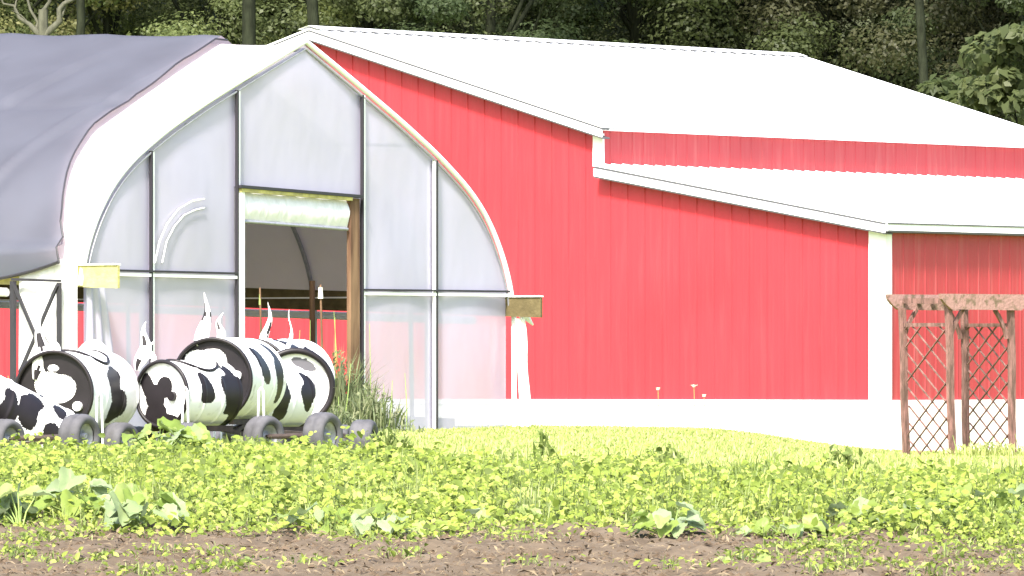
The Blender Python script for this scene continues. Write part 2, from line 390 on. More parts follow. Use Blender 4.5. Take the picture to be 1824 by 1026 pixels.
# thickness behind the gable siding and the other walls
mb = MB()
ribwall(lambda a, o, z: BW(WU + o, a, z), 0, LEN, LZ0 - .2, lambda a: WZ - .04, .3, .009, mb, .2)
o_ = mb.build('upper_side_wall', M['redside'], barn); o_['label'] = 'narrow weathered red strip of wall between the two white roofs'
mb = MB(); ribwall(lambda a, o, z: BW(LU + o, a, z), 0, LEN, -.40, lambda a: LZ1 - .04, .3, .009, mb, .2)
mb.build('side_wall', M['redside'], barn)
mb = MB()
mb.face([BW(-LU, 0, -.4), BW(-LU, LEN, -.4), BW(-LU, LEN, LZ1), BW(-LU, 0, LZ1)])
mb.face([BW(-WU, 0, LZ0 - .2), BW(-WU, LEN, LZ0 - .2), BW(-WU, LEN, WZ), BW(-WU, 0, WZ)])
for a, b in ((-LU, -WU), (-WU, 0), (0, WU), (WU, LU)):
    e = 1e-4
    mb.face([BW(a, LEN, -2), BW(b, LEN, -2), BW(b, LEN, ztop(b - e) if b > 0 and b == WU else ztop(b if abs(b) != WU else b + e)), BW(a, LEN, ztop(a + e) if a == -WU else ztop(a + (e if a == WU else 0)))])
mb.build('back_wall', M['redside'], barn)
# white base band, slightly proud of the siding
mb = MB()
mb.prism([BW(-LU - .03, -.045, -1.9), BW(LU + .045, -.045, -1.9), BW(LU + .045, -.045, -.375), BW(-LU - .03, -.045, -.375)], bs_ * .04)
mb.prism([BW(LU + .005, -.004, -1.9), BW(LU + .045, -.004, -1.9), BW(LU + .045, -.004, -.375), BW(LU + .005, -.004, -.375)], bs_ * LEN)
mb.prism([BW(-LU - .03, -.058, -.46), BW(LU + .055, -.058, -.46), BW(LU + .055, -.058, -.44), BW(-LU - .03, -.058, -.44)], bs_ * .012)
mb.build('base_band', M['base'], barn)
# roofs: ribbed sheets
def roof(name, u0, z0, u1, z1, sgn=1):
    mb = MB(); th = .03; d = Vector((0, 0, -th)); rows = []; t = -.22; prof = []
    while t < LEN + .22:
        prof += [(t, 0), (t + .11, 0), (t + .13, .028), (t + .16, .028), (t + .18, 0)]; t += .3
    prof.append((LEN + .22, 0)); prof.append((LEN + .22, -th))
    prof = [(-.22, -th)] + prof
    r0 = [BW(sgn * u0, a, z0 + h) for a, h in prof]; r1 = [BW(sgn * u1, a, z1 + h) for a, h in prof]
    mb.grid([r0, r1])
    mb.grid([[BW(sgn * u0, -.22, z0 - th), BW(sgn * u0, LEN + .22, z0 - th)], [BW(sgn * u1, -.22, z1 - th), BW(sgn * u1, LEN + .22, z1 - th)]])
    for k in range(len(prof) - 1):
        (a, h), (b, g2) = prof[k], prof[k + 1]
        if abs(h + th) < 1e-9 and abs(g2 + th) < 1e-9: continue
        if b > a: mb.face([BW(sgn * u1, a, z1 + h), BW(sgn * u1, b, z1 + g2), BW(sgn * u1, b, z1 - th), BW(sgn * u1, a, z1 - th)])
    return mb.build(name, M['roof'], barn)
ov = .14
for sg in (1, -1):
    roof('roof', 0, RIDGE + .03, WU + ov, WZ - slope_m * ov + .03, sg)
    roof('lean_to_roof', WU + .004, LZ0 + .02, LU + ov, LZ1 - slope_l * ov + .02, sg)
mb = MB()
for sg in (1, -1):
    mb.face([BW(0, -.24, RIDGE + .075), BW(sg * .22, -.24, RIDGE + .075 - slope_m * .22), BW(sg * .22, LEN + .24, RIDGE + .075 - slope_m * .22), BW(0, LEN + .24, RIDGE + .075)])
mb.build('ridge_cap', M['roof'], barn)
# rake fascias; dark grey strips paint in the shadow lines along both edges
def rake(u0, z0, u1, z1, par, name='rake_trim'):
    mb = MB()
    mb.prism([BW(u0, -.21, z0 - .002), BW(u1, -.21, z1 - .002), BW(u1, -.21, z1 - .035), BW(u0, -.21, z0 - .035)], bs_ * .19, 1)
    mb.prism([BW(u0, -.235, z0 - .036), BW(u1, -.235, z1 - .036), BW(u1, -.235, z1 - .155), BW(u0, -.235, z0 - .155)], bs_ * .03, 0)
    mb.prism([BW(u0, -.225, z0 - .157), BW(u1, -.225, z1 - .157), BW(u1, -.225, z1 - .18), BW(u0, -.225, z0 - .18)], bs_ * .22, 1)
    return mb.build(name, [M['white'], M['grey']], par)
for sg in (1, -1):
    rake(0, RIDGE, sg * (WU + ov), WZ - slope_m * ov, barn)
    rake(sg * (WU - .02), LZ0 - .01, sg * (LU + ov), LZ1 - slope_l * ov - .01, barn)
# eave gutter of the lean-to, corner boards
mb = MB()
mb.prism([BW(LU + .01, -.2, LZ1 - .05), BW(LU + ov + .03, -.2, LZ1 - .04), BW(LU + ov + .05, -.2, LZ1 - .15), BW(LU + .01, -.2, LZ1 - .17)], bs_ * (LEN + .4))
mb.build('gutter', M['white'], barn)
mb = MB()
mb.prism([BW(LU + ov + .034, -.2, LZ1 - .052), BW(LU + ov + .050, -.2, LZ1 - .052), BW(LU + ov + .050, -.2, LZ1 - .030), BW(LU + ov + .034, -.2, LZ1 - .030)], bs_ * (LEN + .4))
mb.prism([BW(LU + .02, -.2, LZ1 - .155), BW(LU + ov + .045, -.2, LZ1 - .155), BW(LU + ov + .045, -.2, LZ1 - .178), BW(LU + .02, -.2, LZ1 - .19)], bs_ * (LEN + .4))
mb.build('gutter_lip', M['grey'], barn)
mb = MB(); mb.prism([BW(WU + .01, -.2, WZ - .03), BW(WU + ov - .01, -.2, WZ - .05), BW(WU + ov - .01, -.2, WZ - .085), BW(WU + .01, -.2, WZ - .07)], bs_ * (LEN + .4))
mb.build('eave_trim', M['white'], barn)
mb = MB()
mb.prism([BW(LU - .29, -.05, -.37), BW(LU + .04, -.05, -.37), BW(LU + .04, -.05, LZ1 - .09), BW(LU - .29, -.05, LZ1 - .04)], bs_ * .045)
mb.prism([BW(LU + .005, -.003, -.37), BW(LU + .04, -.003, -.37), BW(LU + .04, -.003, LZ1 - .18), BW(LU + .005, -.003, LZ1 - .18)], bs_ * .12)
mb.build('corner_board', M['white'], barn)
mb = MB()
mb.prism([BW(WU - .17, -.05, LZ0 - .01), BW(WU + .03, -.05, LZ0 - .01), BW(WU + .03, -.05, WZ - .13), BW(WU - .17, -.05, WZ - .08)], bs_ * .045)
mb.build('corner_board', M['white'], barn)

# ------------------------------------------------------------------ greenhouse
G0 = Vector((-2.479, 93.3, 0)); ct, st_ = .574, .819
eu = Vector((ct, st_, 0)); et = Vector((-st_, ct, 0))
KU, KT, GL = -.03, .0317, 19.0
def GW(u, t, z, o=0.0):
    return G0 + eu * u + et * t + Vector((0, 0, EZ + z + KU * u + KT * t))
def uat(x):
    s = (x - 912) / F; return (93.3 * s + 2.479) / (ct - st_ * s)
def zat(u, y):
    Y = 93.3 + st_ * u; return (HOR - y) / F * Y - KU * u
PR = [(0, 3.945), (.6, 3.69), (1.187, 3.436), (1.95, 3.10), (2.691, 2.741), (3.339, 2.364), (3.696, 2.072), (3.934, 1.773), (4.115, 1.47), (4.235, 1.164), (4.285, .9)]
def arch(z):   # half width at height z
    return float(np.interp(-z, [-p[1] for p in PR], [p[0] for p in PR]))
def atop(u): return float(np.interp(abs(u), [p[0] for p in PR], [p[1] for p in PR]))
# fine profile by arclength
pu = np.array([p[0] for p in PR]); pz = np.array([p[1] for p in PR])
sl = np.concatenate([[0], np.cumsum(np.hypot(np.diff(pu), np.diff(pz)))])
ss = np.linspace(0, sl[-1], 60)
fu = np.interp(ss, sl, pu); fz = np.interp(ss, sl, pz)
for _ in range(8):
    fu[1:-1] = (fu[:-2] + 2 * fu[1:-1] + fu[2:]) / 4; fz[1:-1] = (fz[:-2] + 2 * fz[1:-1] + fz[2:]) / 4
full = [(-fu[i], fz[i]) for i in range(59, -1, -1)] + [(fu[i], fz[i]) for i in range(1, 60)]
nrmv = []
for i, (u, z) in enumerate(full):
    a = full[max(i - 1, 0)]; b = full[min(i + 1, len(full) - 1)]
    d = (b[0] - a[0], b[1] - a[1]); L = math.hypot(*d); nrmv.append((-d[1] / L, d[0] / L))
gh = empty('greenhouse', GW(0, 0, -.75), 'arched plastic-covered greenhouse with grey shade cloth, its end wall open at a doorway', 'greenhouse')
BOW = 1.48
def sag(t): return -.03 * abs(math.sin(math.pi * t / BOW)) ** 1.2
# cover film
ts = np.arange(0, GL + .01, BOW / 6)
mb = MB(); mb.grid([[GW(u + n[0] * sag(t) * .8, t, z + n[1] * sag(t) * .8) for (u, z), n in zip(full, nrmv)] for t in ts])
mb.build('roof_film', M['cover'], gh, smooth=True)
# front arch rim (light pipe with a grey gasket line)
mb = MB(); mb.tube([GW(u + n[0] * .03, -.03, z + n[1] * .03) for (u, z), n in zip(full, nrmv)] + [GW(4.33, -.03, -.85)], .034, 8)
mb.build('front_arch', M['white'], gh, smooth=True)
mb = MB(); mb.tube([GW(u - n[0] * .06, -.035, z - n[1] * .06) for (u, z), n in zip(full, nrmv)], .014, 6)
mb.build('gasket', M['galv'], gh)
for k in range(1, int(GL / BOW) + 1):
    mb = MB(); t = k * BOW
    mb.tube([GW(-4.28, t, -1.0)] + [GW(u - n[0] * .05, t, z - n[1] * .05) for (u, z), n in list(zip(full, nrmv))[::2]] + [GW(4.28, t, -1.0)], .03, 6)
    mb.build('bow', M['galv'], gh)
mb = MB()
for u, z in ((0, 3.87), (-2.3, 2.86), (2.3, 2.86)): mb.tube([GW(u, 0, z), GW(u, GL, z)], .022, 6)
mb.build('purlin', M['galv'], gh)
# shade cloth with a slanting front edge
ez_ = [.9, 1.25, 1.45, 1.7, 2.07, 2.4, 2.74, 3.0, 3.4, 3.945]; et_ = [.2, .24, .33, .46, .65, .85, 1.05, 1.06, 1.13, 1.22]
cols = []; NT = 260
for (u, z), n in zip(full, nrmv):
    t0 = float(np.interp(z, ez_, et_)) if u < 0 else 1.22
    col = []
    for j in range(NT + 1):
        f_ = (j / NT) ** 1.25; t = t0 + (GL - .05 - t0) * f_
        zz, uu = z, u
        if u < 0 and z < 1.35:       # hem hangs lower away from the front
            low = 1.16 - .23 * min(1, max(0, (t - .2) / 1.0)) - .03 * math.sin(t * 2.2)
            q = (1.35 - z) / (1.35 - .9); zz = 1.35 - q * (1.35 - low); uu = -max(arch(max(zz, .9)), 4.33 * float(sstep(-z, -1.6, -1.25)))
        off = .10 + sag(t) * .95 + .005 * math.sin(t * 5.3 + z * 3) * math.sin(z * 2.1 + t) - .03 * math.exp(-((z - 3.02 - .05 * math.sin(t * 2)) / .05) ** 2)
        # slack crease running up beside each bow
        ph = (t - .25 + .35 * (z - 2)) / BOW; ph = ph - round(ph)
        off += (.030 * math.exp(-(ph / .04) ** 2) - .022 * math.exp(-((ph + .12) / .06) ** 2)) * float(sstep(z, 1.2, 1.6)) * (1 - float(sstep(z, 3.45, 3.8)))
        col.append(GW(uu + n[0] * off, t, zz + n[1] * off))
    cols.append(col)
mb = MB(); mb.grid([[c[j] for c in cols] for j in range(NT + 1)])
o_ = mb.build('shade_cloth', M['cloth'], gh, smooth=True); o_['label'] = 'grey shade cloth pulled over the white film'
mb = MB(); mb.tube([c + Vector((0, 0, .0)) for c in [cols[i][0] for i in range(0, 61, 2)]], .012, 6); 
mb.tube([cols[0][j] for j in range(0, NT + 1, 4)], .018, 6)
mb.build('cloth_hem', M['dark'], gh)
# hip boards that stick out past the end wall
for sg in (-1, 1):
    mb = MB(); u = -4.30 if sg < 0 else 4.19; tf = -.56 if sg < 0 else -.52
    z1, z0 = (1.15, .89) if sg < 0 else (1.11, .86)
    mb.prism([GW(u, tf, z0), GW(u, tf, z1), GW(u, GL, z1), GW(u, GL, z0)], eu * .04)
    o_ = mb.build('hip_board', M['plank_yellow'] if sg < 0 else M['plank_olive'], gh)
    o_['label'] = 'yellow hip board end' if sg < 0 else 'olive brown hip board end'
    mb = MB(); mb.prism([GW(u - .02, tf, z1 + .004), GW(u + .06, tf, z1 + .004), GW(u + .06, tf, z1 + .022), GW(u - .02, tf, z1 + .022)], et * (GL - tf))
    mb.build('hip_cap', M['white'], gh)
# end wall film in bays
uP = [uat(265), uat(418), uat(641), uat(773)]
D0, D1 = uat(424), uat(617); HZ = zat((D0 + D1) / 2, 345)
ZB = -.95
def bay(u0, u1, zlo, zhi=None, name='end_film', m='film'):
    n = max(2, int((u1 - u0) / .12)); rows = []
    us = np.linspace(u0, u1, n); nz = 14
    for j in range(nz + 1):
        row = []
        for u in us:
            top = (atop(u) - .03) if zhi is None else zhi
            lo = zlo
            z = lo + (top - lo) * j / nz
            q = (u - u0) / (u1 - u0)
            bul = .035 * math.sin(math.pi * q) * (.6 + .4 * math.sin(z * 2.3 + u0 * 5))
            row.append(GW(u, -bul + .01, z))
        rows.append(row)
    mb = MB(); mb.grid(rows); return mb.build(name, M[m], gh, smooth=True)
EDGE = 4.2
bay(-EDGE, uP[0], ZB); bay(uP[0], uP[1], ZB); bay(uP[1], uP[2], HZ + .03); bay(uP[2], uP[3], ZB); bay(uP[3], EDGE, ZB)
# bars: outside batten lines + studs
for i, u in enumerate(uP):
    mb = MB(); top = atop(u) - .05
    mb.box((GW(u, .06, (top + ZB) / 2)), eu * .045, et * .045, Vector((0, 0, (top - ZB) / 2)))
    mb.build('stud', M['galv'], gh)
    mb = MB(); mb.box(GW(u, -.035, (top + ZB) / 2), eu * .012, et * .02, Vector((0, 0, (top - ZB) / 2)), 0)
    mb.box(GW(u + (.035 if i < 3 else -.035), -.028, (top + ZB) / 2), eu * .016, et * .016, Vector((0, 0, (top - ZB) / 2)), 1)
    mb.build('batten', [M['dark'], M['white']], gh)
def hbar(u0, z0_, u1, z1_):
    mb = MB(); mb.bar(GW(u0, -.045, z0_), GW(u1, -.045, z1_), .03, .024, mi=0); mb.bar(GW(u0, -.04, z0_ - .045), GW(u1, -.04, z1_ - .045), .02, .035, mi=1)
    return mb.build('cross_rail', [M['dark'], M['white']], gh)
hbar(uat(186), zat(uat(186), 481), uP[1], zat(uP[1], 487)); hbar(uP[2], zat(uP[2], 516), uat(902), zat(uat(902), 519))
# door frame
dj = uat(627)
mb = MB(); mb.box(GW(dj, -.02, (HZ + ZB) / 2), eu * (uat(636) - uat(620)) / 2, et * .03, Vector((0, 0, (HZ - ZB) / 2)))
mb.build('door_post', M['post_wood'], gh)
mb = MB(); mb.box(GW(D0 + .01, -.02, (HZ + ZB) / 2), eu * .03, et * .05, Vector((0, 0, (HZ - ZB) / 2)))
mb.build('door_post', M['white'], gh)
mb = MB(); mb.bar(GW(uP[1], -.06, HZ + .03), GW(dj + .1, -.06, HZ + .03), .08, .035); mb.bar(GW(uP[1] + .03, -.055, HZ - .01), GW(dj - .1, -.055, HZ - .01), .06, .04, mi=1)
mb.build('door_header', [M['dark'], M['plank_yellow']], gh)
mb = MB()
for off_ in (0, 16):
    mb.tube([GW(uat(q[0]), -.05, zat(uat(q[0]), q[1])) for q in ((270 + off_ * .8, 468), (278 + off_ * .8, 430), (292 + off_ * .8, 398 + off_ * .3), (312 + off_ * .6, 372 + off_ * .7), (336 + off_ * .3, 358 + off_), (358, 354 + off_))], .009, 6)
mb.build('hoop', M['white'], gh, smooth=True)
# rolled door curtain
ZR = zat((D0 + D1) / 2, 401)
rows = []
for j in range(9):
    z = HZ - .03 + (ZR - HZ + .03) * j / 8
    rows.append([GW(D0 + .03 + (D1 - .03 - D0) * k / 16, .0 - .05 * math.sin(math.pi * j / 8) - .008 * math.sin(k * 1.9 + j), z) for k in range(17)])
mb = MB(); mb.grid(rows); cu = mb.build('door_curtain', M['whitefilm'], gh, smooth=True)
mb = MB(); mb.tube([GW(D0 + .02, -.02, ZR), GW(D1 - .01, -.02, ZR)], .02, 8); mb.build('curtain_bar', M['galv'], cu)
# white corner sheeting left, with the X-braced frame on the long side
tA, tB = .08, .86
def side_panel(t0, t1, zt, zb, name, m, off=.05):
    rows = []
    for j in range(13):
        z = None
        rows.append([GW(-4.31 - off - .012 * math.sin(k * 1.7 + j * .2), t0 + (t1 - t0) * k / 12, zb + (zt - zb) * j / 12) for k in range(13)])
    mb = MB(); mb.grid(rows); return mb.build(name, m, gh, smooth=True)
side_panel(-.02, .84, 1.2, -1.0, 'side_sheet', M['whitefilm'], .035)
mb = MB()
U_ = -4.45
pA, pB = GW(U_, .17, .93), GW(U_, .84, .93)
mb.bar(GW(U_, .17, .93), GW(U_, .17, -.9), .045, .045); mb.bar(GW(U_, .84, .93), GW(U_, .84, -.9), .06, .05)
mb.bar(GW(U_ - .03, .17, .90), GW(U_ - .03, .72, -.12), .03, .035); mb.bar(GW(U_ - .035, .82, .92), GW(U_ - .035, .25, -.12), .03, .035)
mb.bar(GW(U_, .15, .95), GW(U_, .86, .95), .03, .03)
mb.build('cross_brace', M['dark'], gh)
# draped film at the left corner of the end wall and bunched sheet at the right corner
def drape(name, pts, w0, w1, m, seed):
    r = random.Random(seed); rows = []
    n = 16
    for j in range(n + 1):
        f_ = j / n; a = pts[0].lerp(pts[1], f_); wd = w0 + (w1 - w0) * f_; row = []
        for k in range(15):
            q = k / 14; row.append(a + eu * (wd * q) - et * (.05 + .05 * math.sin(q * 19 + f_ * 1.5 + seed) * (.4 + .6 * f_)))
        rows.append(row)
    mb = MB(); mb.grid(rows); return mb.build(name, M[m], gh, smooth=True)
drape('draped_film', [GW(-4.26, -.02, .9), GW(-4.30, -.02, -.9)], .35, .8, 'film', 3)
rows = []
for j in range(25):
    f_ = j / 24; row = []
    for k in range(22):
        q = k / 21; x0 = 903 + 3 * f_; x1 = 910 + 13 * f_ ** .8 + 2.5 * math.sin(f_ * 11)
        uu = uat(x0 + (x1 - x0) * q); row.append(GW(uu, -.12 - .06 * math.sin(q * 13 + f_ * 2) * (.3 + .7 * f_) - .1 * math.sin(math.pi * q), zat(uu, 566 + (774 - 566) * f_)))
    rows.append(row)
mb = MB(); mb.grid(rows)
mb.tube([GW(uat(904), -.14, zat(uat(904), 558)), GW(uat(916), -.18, zat(uat(916), 563)), GW(uat(928), -.18, zat(uat(928), 578))], [.03, .05, .012], 7)
mb.build('bunched_film', M['whitefilm'], gh, smooth=True)
# far side: short sheet by the front, then rolled up side with its rolled tube under the hip board
mb = MB(); mb.tube([GW(4.36, .6, .80), GW(4.36, GL, .80)], .05, 8); mb.build('rolled_side', M['whitefilm'], gh)
mb = MB(); mb.tube([GW(-4.36, 1.0, .80), GW(-4.36, GL, .80)], .05, 8); mb.build('rolled_side', M['whitefilm'], gh)
for sg in (-1, 1):
    mb = MB(); mb.prism([GW(sg * 4.33, .9, -1.1), GW(sg * 4.33, GL, -1.1), GW(sg * 4.33, GL, -.42), GW(sg * 4.33, .9, -.42)], eu * .04)
    mb.build('baseboard', M['post_wood'], gh)
# back end wall
mb = MB(); mb.face([GW(-4.28, GL, -1.2)] + [GW(u, GL, z - .02) for u, z in full] + [GW(4.28, GL, -1.2)]); mb.build('back_film', M['film'], gh)

# pipe poles standing inside the doorway
def pole(name, pts, rad, m, label, cat, group=None):
    mb = MB(); mb.tube(pts, rad, 8); o = mb.build(name, m, origin=pts[-1], smooth=True); return tag(o, label, cat, group)
pi_ = GW(.75, 1.6, 0)
pole('wooden_stake', [P(556, 500, 96), P(557, 770, 96)], .035, M['post_wood'], 'slim brown stake standing inside the greenhouse doorway', 'stake')

fl = MB(); fl.grid([[(lambda p: (p.x, p.y, float(gz(p.x, p.y)) + .03))(GW(u, t, 0)) for u in np.linspace(-4.2, 4.2, 12)] for t in np.linspace(.1, GL, 20)])
tag(fl.build('greenhouse_floor', M['soil'], smooth=True), kind='structure')
# ------------------------------------------------------------------ arbor
ar0 = gpt((1697 - 912) / F * 107.0, 107.0)
arb = empty('garden_arbor', ar0, 'weathered pinkish wooden garden arbor with lattice sides standing on the grass before the barn', 'arbor')
af = Vector((.78, .62, 0)).normalized(); asd = Vector((-.70, .72, 0)).normalized()
HW, HD, HH = 1.10, .86, 2.05
def AW(a, b, z): return ar0 + af * a + asd * b + Vector((0, 0, z))
lean = lambda z: -.075 * z / HH      # it leans a little to the left
posts = {(0, 0): 0, (0, 1): 0, (1, 0): 0, (1, 1): 0}
for (i, j) in posts:
    mb = MB(); L_ = lean(HH) if i == 0 else lean(HH) * .45
    s_ = .075
    b_ = AW(i * HW, j * HD, -.2); t_ = AW(i * HW, j * HD, HH) + af * L_
    rows = [[b_.lerp(t_, k / 6) + af * sx_ * s_ / 2 + asd * sy_ * s_ / 2 + af * .008 * math.sin(k * 1.7 + i) for (sx_, sy_) in ((-1, -1), (1, -1), (1, 1), (-1, 1))] for k in range(7)]
    mb.grid(rows, 0, True); mb.build('post', M['arbor_wood'], arb)
for j, b in ((0, -.065), (1, HD + .065)):
    mb = MB(); e0, e1 = -.24 - lean(1) * 0, HW + .34; h = .21; z0 = HH - .02; L_ = lean(HH) * .8
    prof = [(e0, z0 + h), (e0 + .02, z0 + h - .07), (e0 + .08, z0 + .08), (e0 + .20, z0), (e1 - .20, z0 - .01), (e1 - .08, z0 + .07), (e1 - .02, z0 + h - .07), (e1, z0 + h)]
    mb.prism([AW(a + L_, b - .02, z) for a, z in prof][::-1], asd * .045)
    o_ = mb.build('beam', M['arbor_beam'], arb)
mb = MB()
for k in range(5):
    a = .06 + (HW - .12) * k / 4 + lean(HH)
    mb.bar(AW(a, -.03, HH + .10), AW(a, HD + .03, HH + .10), .035, .07)
mb.build('rafters', M['arbor_wood'], arb)
for j, b in ((0, 0), (1, HD)):
    for i in (0, 1):
        a0 = (i * HW) + lean(HH); sg = 1 if i == 0 else -1
        mb = MB(); pts = [AW(a0 + sg * (.04 + .22 * q ** 1.6), b, HH - .42 + .40 * q) for q in [k / 6 for k in range(7)]]
        for p, q in zip(pts[:-1], pts[1:]): mb.bar(p, q, .035, .055, up=tuple(af))
        mb.build('curved_brace', M['arbor_wood'], arb)
for i in (0, 1):
    mb = MB(); A_ = i * HW; z0, z1 = .05, HH - .25; wd = HD - .1; step = .25
    def clipseg(c, sgn):
        # line b = .05 + (z - z0)*sgn + c, clipped to panel
        pts = []
        for z in np.linspace(z0, z1, 120):
            b = (z - z0) * 1.05 * sgn + c
            if 0 <= b <= wd: pts.append((b + .05, z))
        return (pts[0], pts[-1]) if len(pts) > 2 else None
    for sgn in (1, -1):
        c = -2.2
        while c < 3.0:
            q = clipseg(c, sgn)
            if q:
                L0 = lean(q[0][1]) * (1 if i == 0 else .45); L1 = lean(q[1][1]) * (1 if i == 0 else .45)
                miss = (sgn == -1 and q[1][1] > 1.2 and i == 0 and rnd.random() < .35)
                if not miss: mb.bar(AW(A_ + L0 + sgn * .008, q[0][0], q[0][1]), AW(A_ + L1 + sgn * .008, q[1][0], q[1][1]), .012, .026, up=tuple(af))
            c += step
    mb.bar(AW(A_ + lean(z1), .04, z1 + .02), AW(A_ + lean(z1), HD - .04, z1 + .02), .03, .05)
    mb.build('lattice', M['arbor_wood'], arb)

# ------------------------------------------------------------------ barrel cow carts
def blob(x, y, cx, cy, rx, ry, rot=0):
    c, s = math.cos(rot), math.sin(rot); dx, dy = x - cx, y - cy
    return ((dx * c + dy * s) / rx) ** 2 + ((-dx * s + dy * c) / ry) ** 2
def cart(px, py, rpx, Y, yaw, name_label, blobs, blobcol, basecol, bodyblobs, ears, wheels, handle=None, bung=(.35, -.1), L=.86, seat=True, tilt=0, rimr=.014):
    """px,py: centre of the face in photo pixels; blobs in units of the radius; axis runs away and to the right"""
    cf = P(px, py, Y); ra = rpx / F * Y
    g = float(gz(cf.x, Y)); yw = R(yaw)
    ax = Vector((math.sin(yw), math.cos(yw), math.sin(R(tilt)))).normalized(); sd_ = Vector((math.cos(yw), -math.sin(yw), 0)); up = sd_.cross(ax) * 1.0
    if up.z < 0: up = -up
    mid = cf + ax * L / 2
    root = empty('cow_barrel_cart', (mid.x, mid.y, float(gz(mid.x, mid.y))), name_label, 'barrel cart', 'cow-painted barrel carts lined up behind the crop')
    # drum body with ribs
    N = 160; NL = 84; rows = []
    for i in range(NL + 1):
        f_ = i / NL; r = ra * (1 + .03 * math.exp(-((f_ - .33) / .018) ** 2) + .03 * math.exp(-((f_ - .67) / .018) ** 2))
        if f_ < .04: r = ra * 1.025
        if f_ > .96: r = ra * (1.02)
        rows.append([cf + ax * L * f_ + (sd_ * math.cos(2 * math.pi * k / N) + up * math.sin(2 * math.pi * k / N)) * r for k in range(N)])
    def bodym(i, j):
        f_ = (i + .5) / NL; a = 360 * (j + .5) / N; a = a - 360 if a > 180 else a
        for (bf, ba, rf, r_a) in bodyblobs:
            da = (a - ba + 180) % 360 - 180
            if ((f_ - bf) / rf) ** 2 + (da / r_a) ** 2 < 1 + .35 * math.sin(f_ * 19 + da * .09) + .2 * math.sin(da * .13 + bf * 9): return 1
        return 0
    mb = MB(); mb.grid(rows, 0, True, bodym)
    mb.face(rows[-1][::1], 0)
    drum = mb.build('drum', [M['paint_white'], M['paint_black']], root, smooth=True)
    # face disc, recessed, and its rim
    mb = MB(); NR = 44; rows = [[cf + ax * (.025) + (sd_ * math.cos(2 * math.pi * k / N) + up * math.sin(2 * math.pi * k / N)) * ra * .97 * max(r / NR, .001) for k in range(N)] for r in range(NR + 1)]
    def facem(i, j):
        r = .97 * (i + .5) / NR; a = 2 * math.pi * (j + .5) / N; x, y = r * math.cos(a), r * math.sin(a)
        for b in blobs:
            if blob(x, y, *b) < 1: return 1
        return 0
    mb.grid(rows, 0, True, facem)
    fd = mb.build('face_disc', [basecol, blobcol], drum)
    mb = MB(); mb.tube([cf + ax * .0 + (sd_ * math.cos(2 * math.pi * k / 48) + up * math.sin(2 * math.pi * k / 48)) * ra * .99 for k in range(49)], rimr, 8, cap=False)
    mb.build('drum_rim', M['paint_black'], drum, smooth=True)
    bc = cf + sd_ * ra * bung[0] + up * ra * bung[1]
    mb = MB(); mb.tube([bc - ax * .005, bc + ax * .03], .033, 16); mb.build('bung', blobcol, drum)
    # seat cut-out: dark hollow with a black rolled edge, and a low seat back
    if seat:
        sc_ = cf + ax * L * .52 + up * ra * .93
        loop = []
        for k in range(33):
            a = 2 * math.pi * k / 32; yy = math.sin(a) * .22; xx = math.cos(a) * ra * .72
            hz = math.sqrt(max(0, ra * ra - xx * xx)) * 1.02
            loop.append(cf + ax * (L * .52 + yy) + sd_ * xx + up * hz)
        mb = MB(); mb.tube(loop, .013, 6, cap=False); mb.build('seat_edge', M['paint_black'], drum, smooth=True)
        mb = MB(); c0 = sum(loop[:-1], Vector()) / 32
        n0 = len(loop) - 1
        for k in range(n0): mb.face([c0 + up * .012, loop[k] + up * .004, loop[k + 1] + up * .004])
        mb.build('seat_hollow', M['paint_white'], drum)
        rows = []
        for j in range(7):
            q = j / 6; rows.append([cf + ax * (L * .80 + .03 * q) + sd_ * (ra * .62 * math.cos(math.pi * k / 14) * (1 - .25 * q * q)) + up * (ra * (.72 + .28 * math.sin(math.pi * k / 14)) + .085 * q * math.sin(math.pi * k / 14)) for k in range(15)])
        mb = MB(); mb.grid(rows); mb.build('seat_back', M['paint_white'], drum, smooth=True)
    # ears / horns rising from the face end
    for (tx, ty, bx, by, wpx) in ears:
        a = P(bx, by, Y + .06); b = P(tx, ty, Y + .10); mb = MB(); n = 14
        rr = [1.05 * wpx / F * Y / 2 * v for v in (.35, .55, .78, .95, 1.0, .98, .92, .82, .70, .58, .46, .34, .23, .13, .04)]
        pth = [a.lerp(b, i / n) + Vector((.018 * math.sin(i * .55 + tx), 0, 0)) for i in range(n + 1)]
        sh = rnd.random() * 3
        mb.tube(pth, rr, 14, flat=.35, mfun=lambda i, j: 1 if (math.sin(i * .8 + sh) + math.sin(j * 1.1 + sh * 2)) > 1.0 else 0)
        mb.build('ear', [M['paint_white'], M['paint_black']], root, smooth=True)
    # wheels with axle
    hubs = []
    for (wx, wy, wr, wY, wyaw) in wheels:
        c = P(wx, wy, wY); rr = wr / F * wY; wa = Vector((math.cos(R(wyaw)), -math.sin(R(wyaw)), 0)); fw = Vector((math.sin(R(wyaw)), math.cos(R(wyaw)), 0))
        hubs.append(c)
        prof = [(-.06, .56), (-.078, .66), (-.082, .80), (-.074, .91), (-.055, .97), (-.05, .985), (-.02, 1), (-.016, .985), (.016, .985), (.02, 1), (.05, .985), (.055, .97), (.074, .91), (.082, .80), (.078, .66), (.06, .56)]
        rows = [[c + wa * o + (fw * math.cos(2 * math.pi * k / 40) + Vector((0, 0, 1)) * math.sin(2 * math.pi * k / 40)) * rr * q for k in range(40)] for o, q in prof]
        mb = MB(); mb.grid(rows, 0, True)
        wh = mb.build('wheel', M['rubber'], root, smooth=True)
        mb = MB()
        pr2 = [(-.05, .60), (-.045, .50), (-.02, .42), (-.02, .16), (-.055, .14), (-.055, .01), (.055, .01), (.055, .14), (.02, .16), (.02, .42), (.045, .5), (.05, .6)]
        mb.grid([[c + wa * o + (fw * math.cos(2 * math.pi * k / 28) + Vector((0, 0, 1)) * math.sin(2 * math.pi * k / 28)) * rr * q for k in range(28)] for o, q in pr2], 0, True)
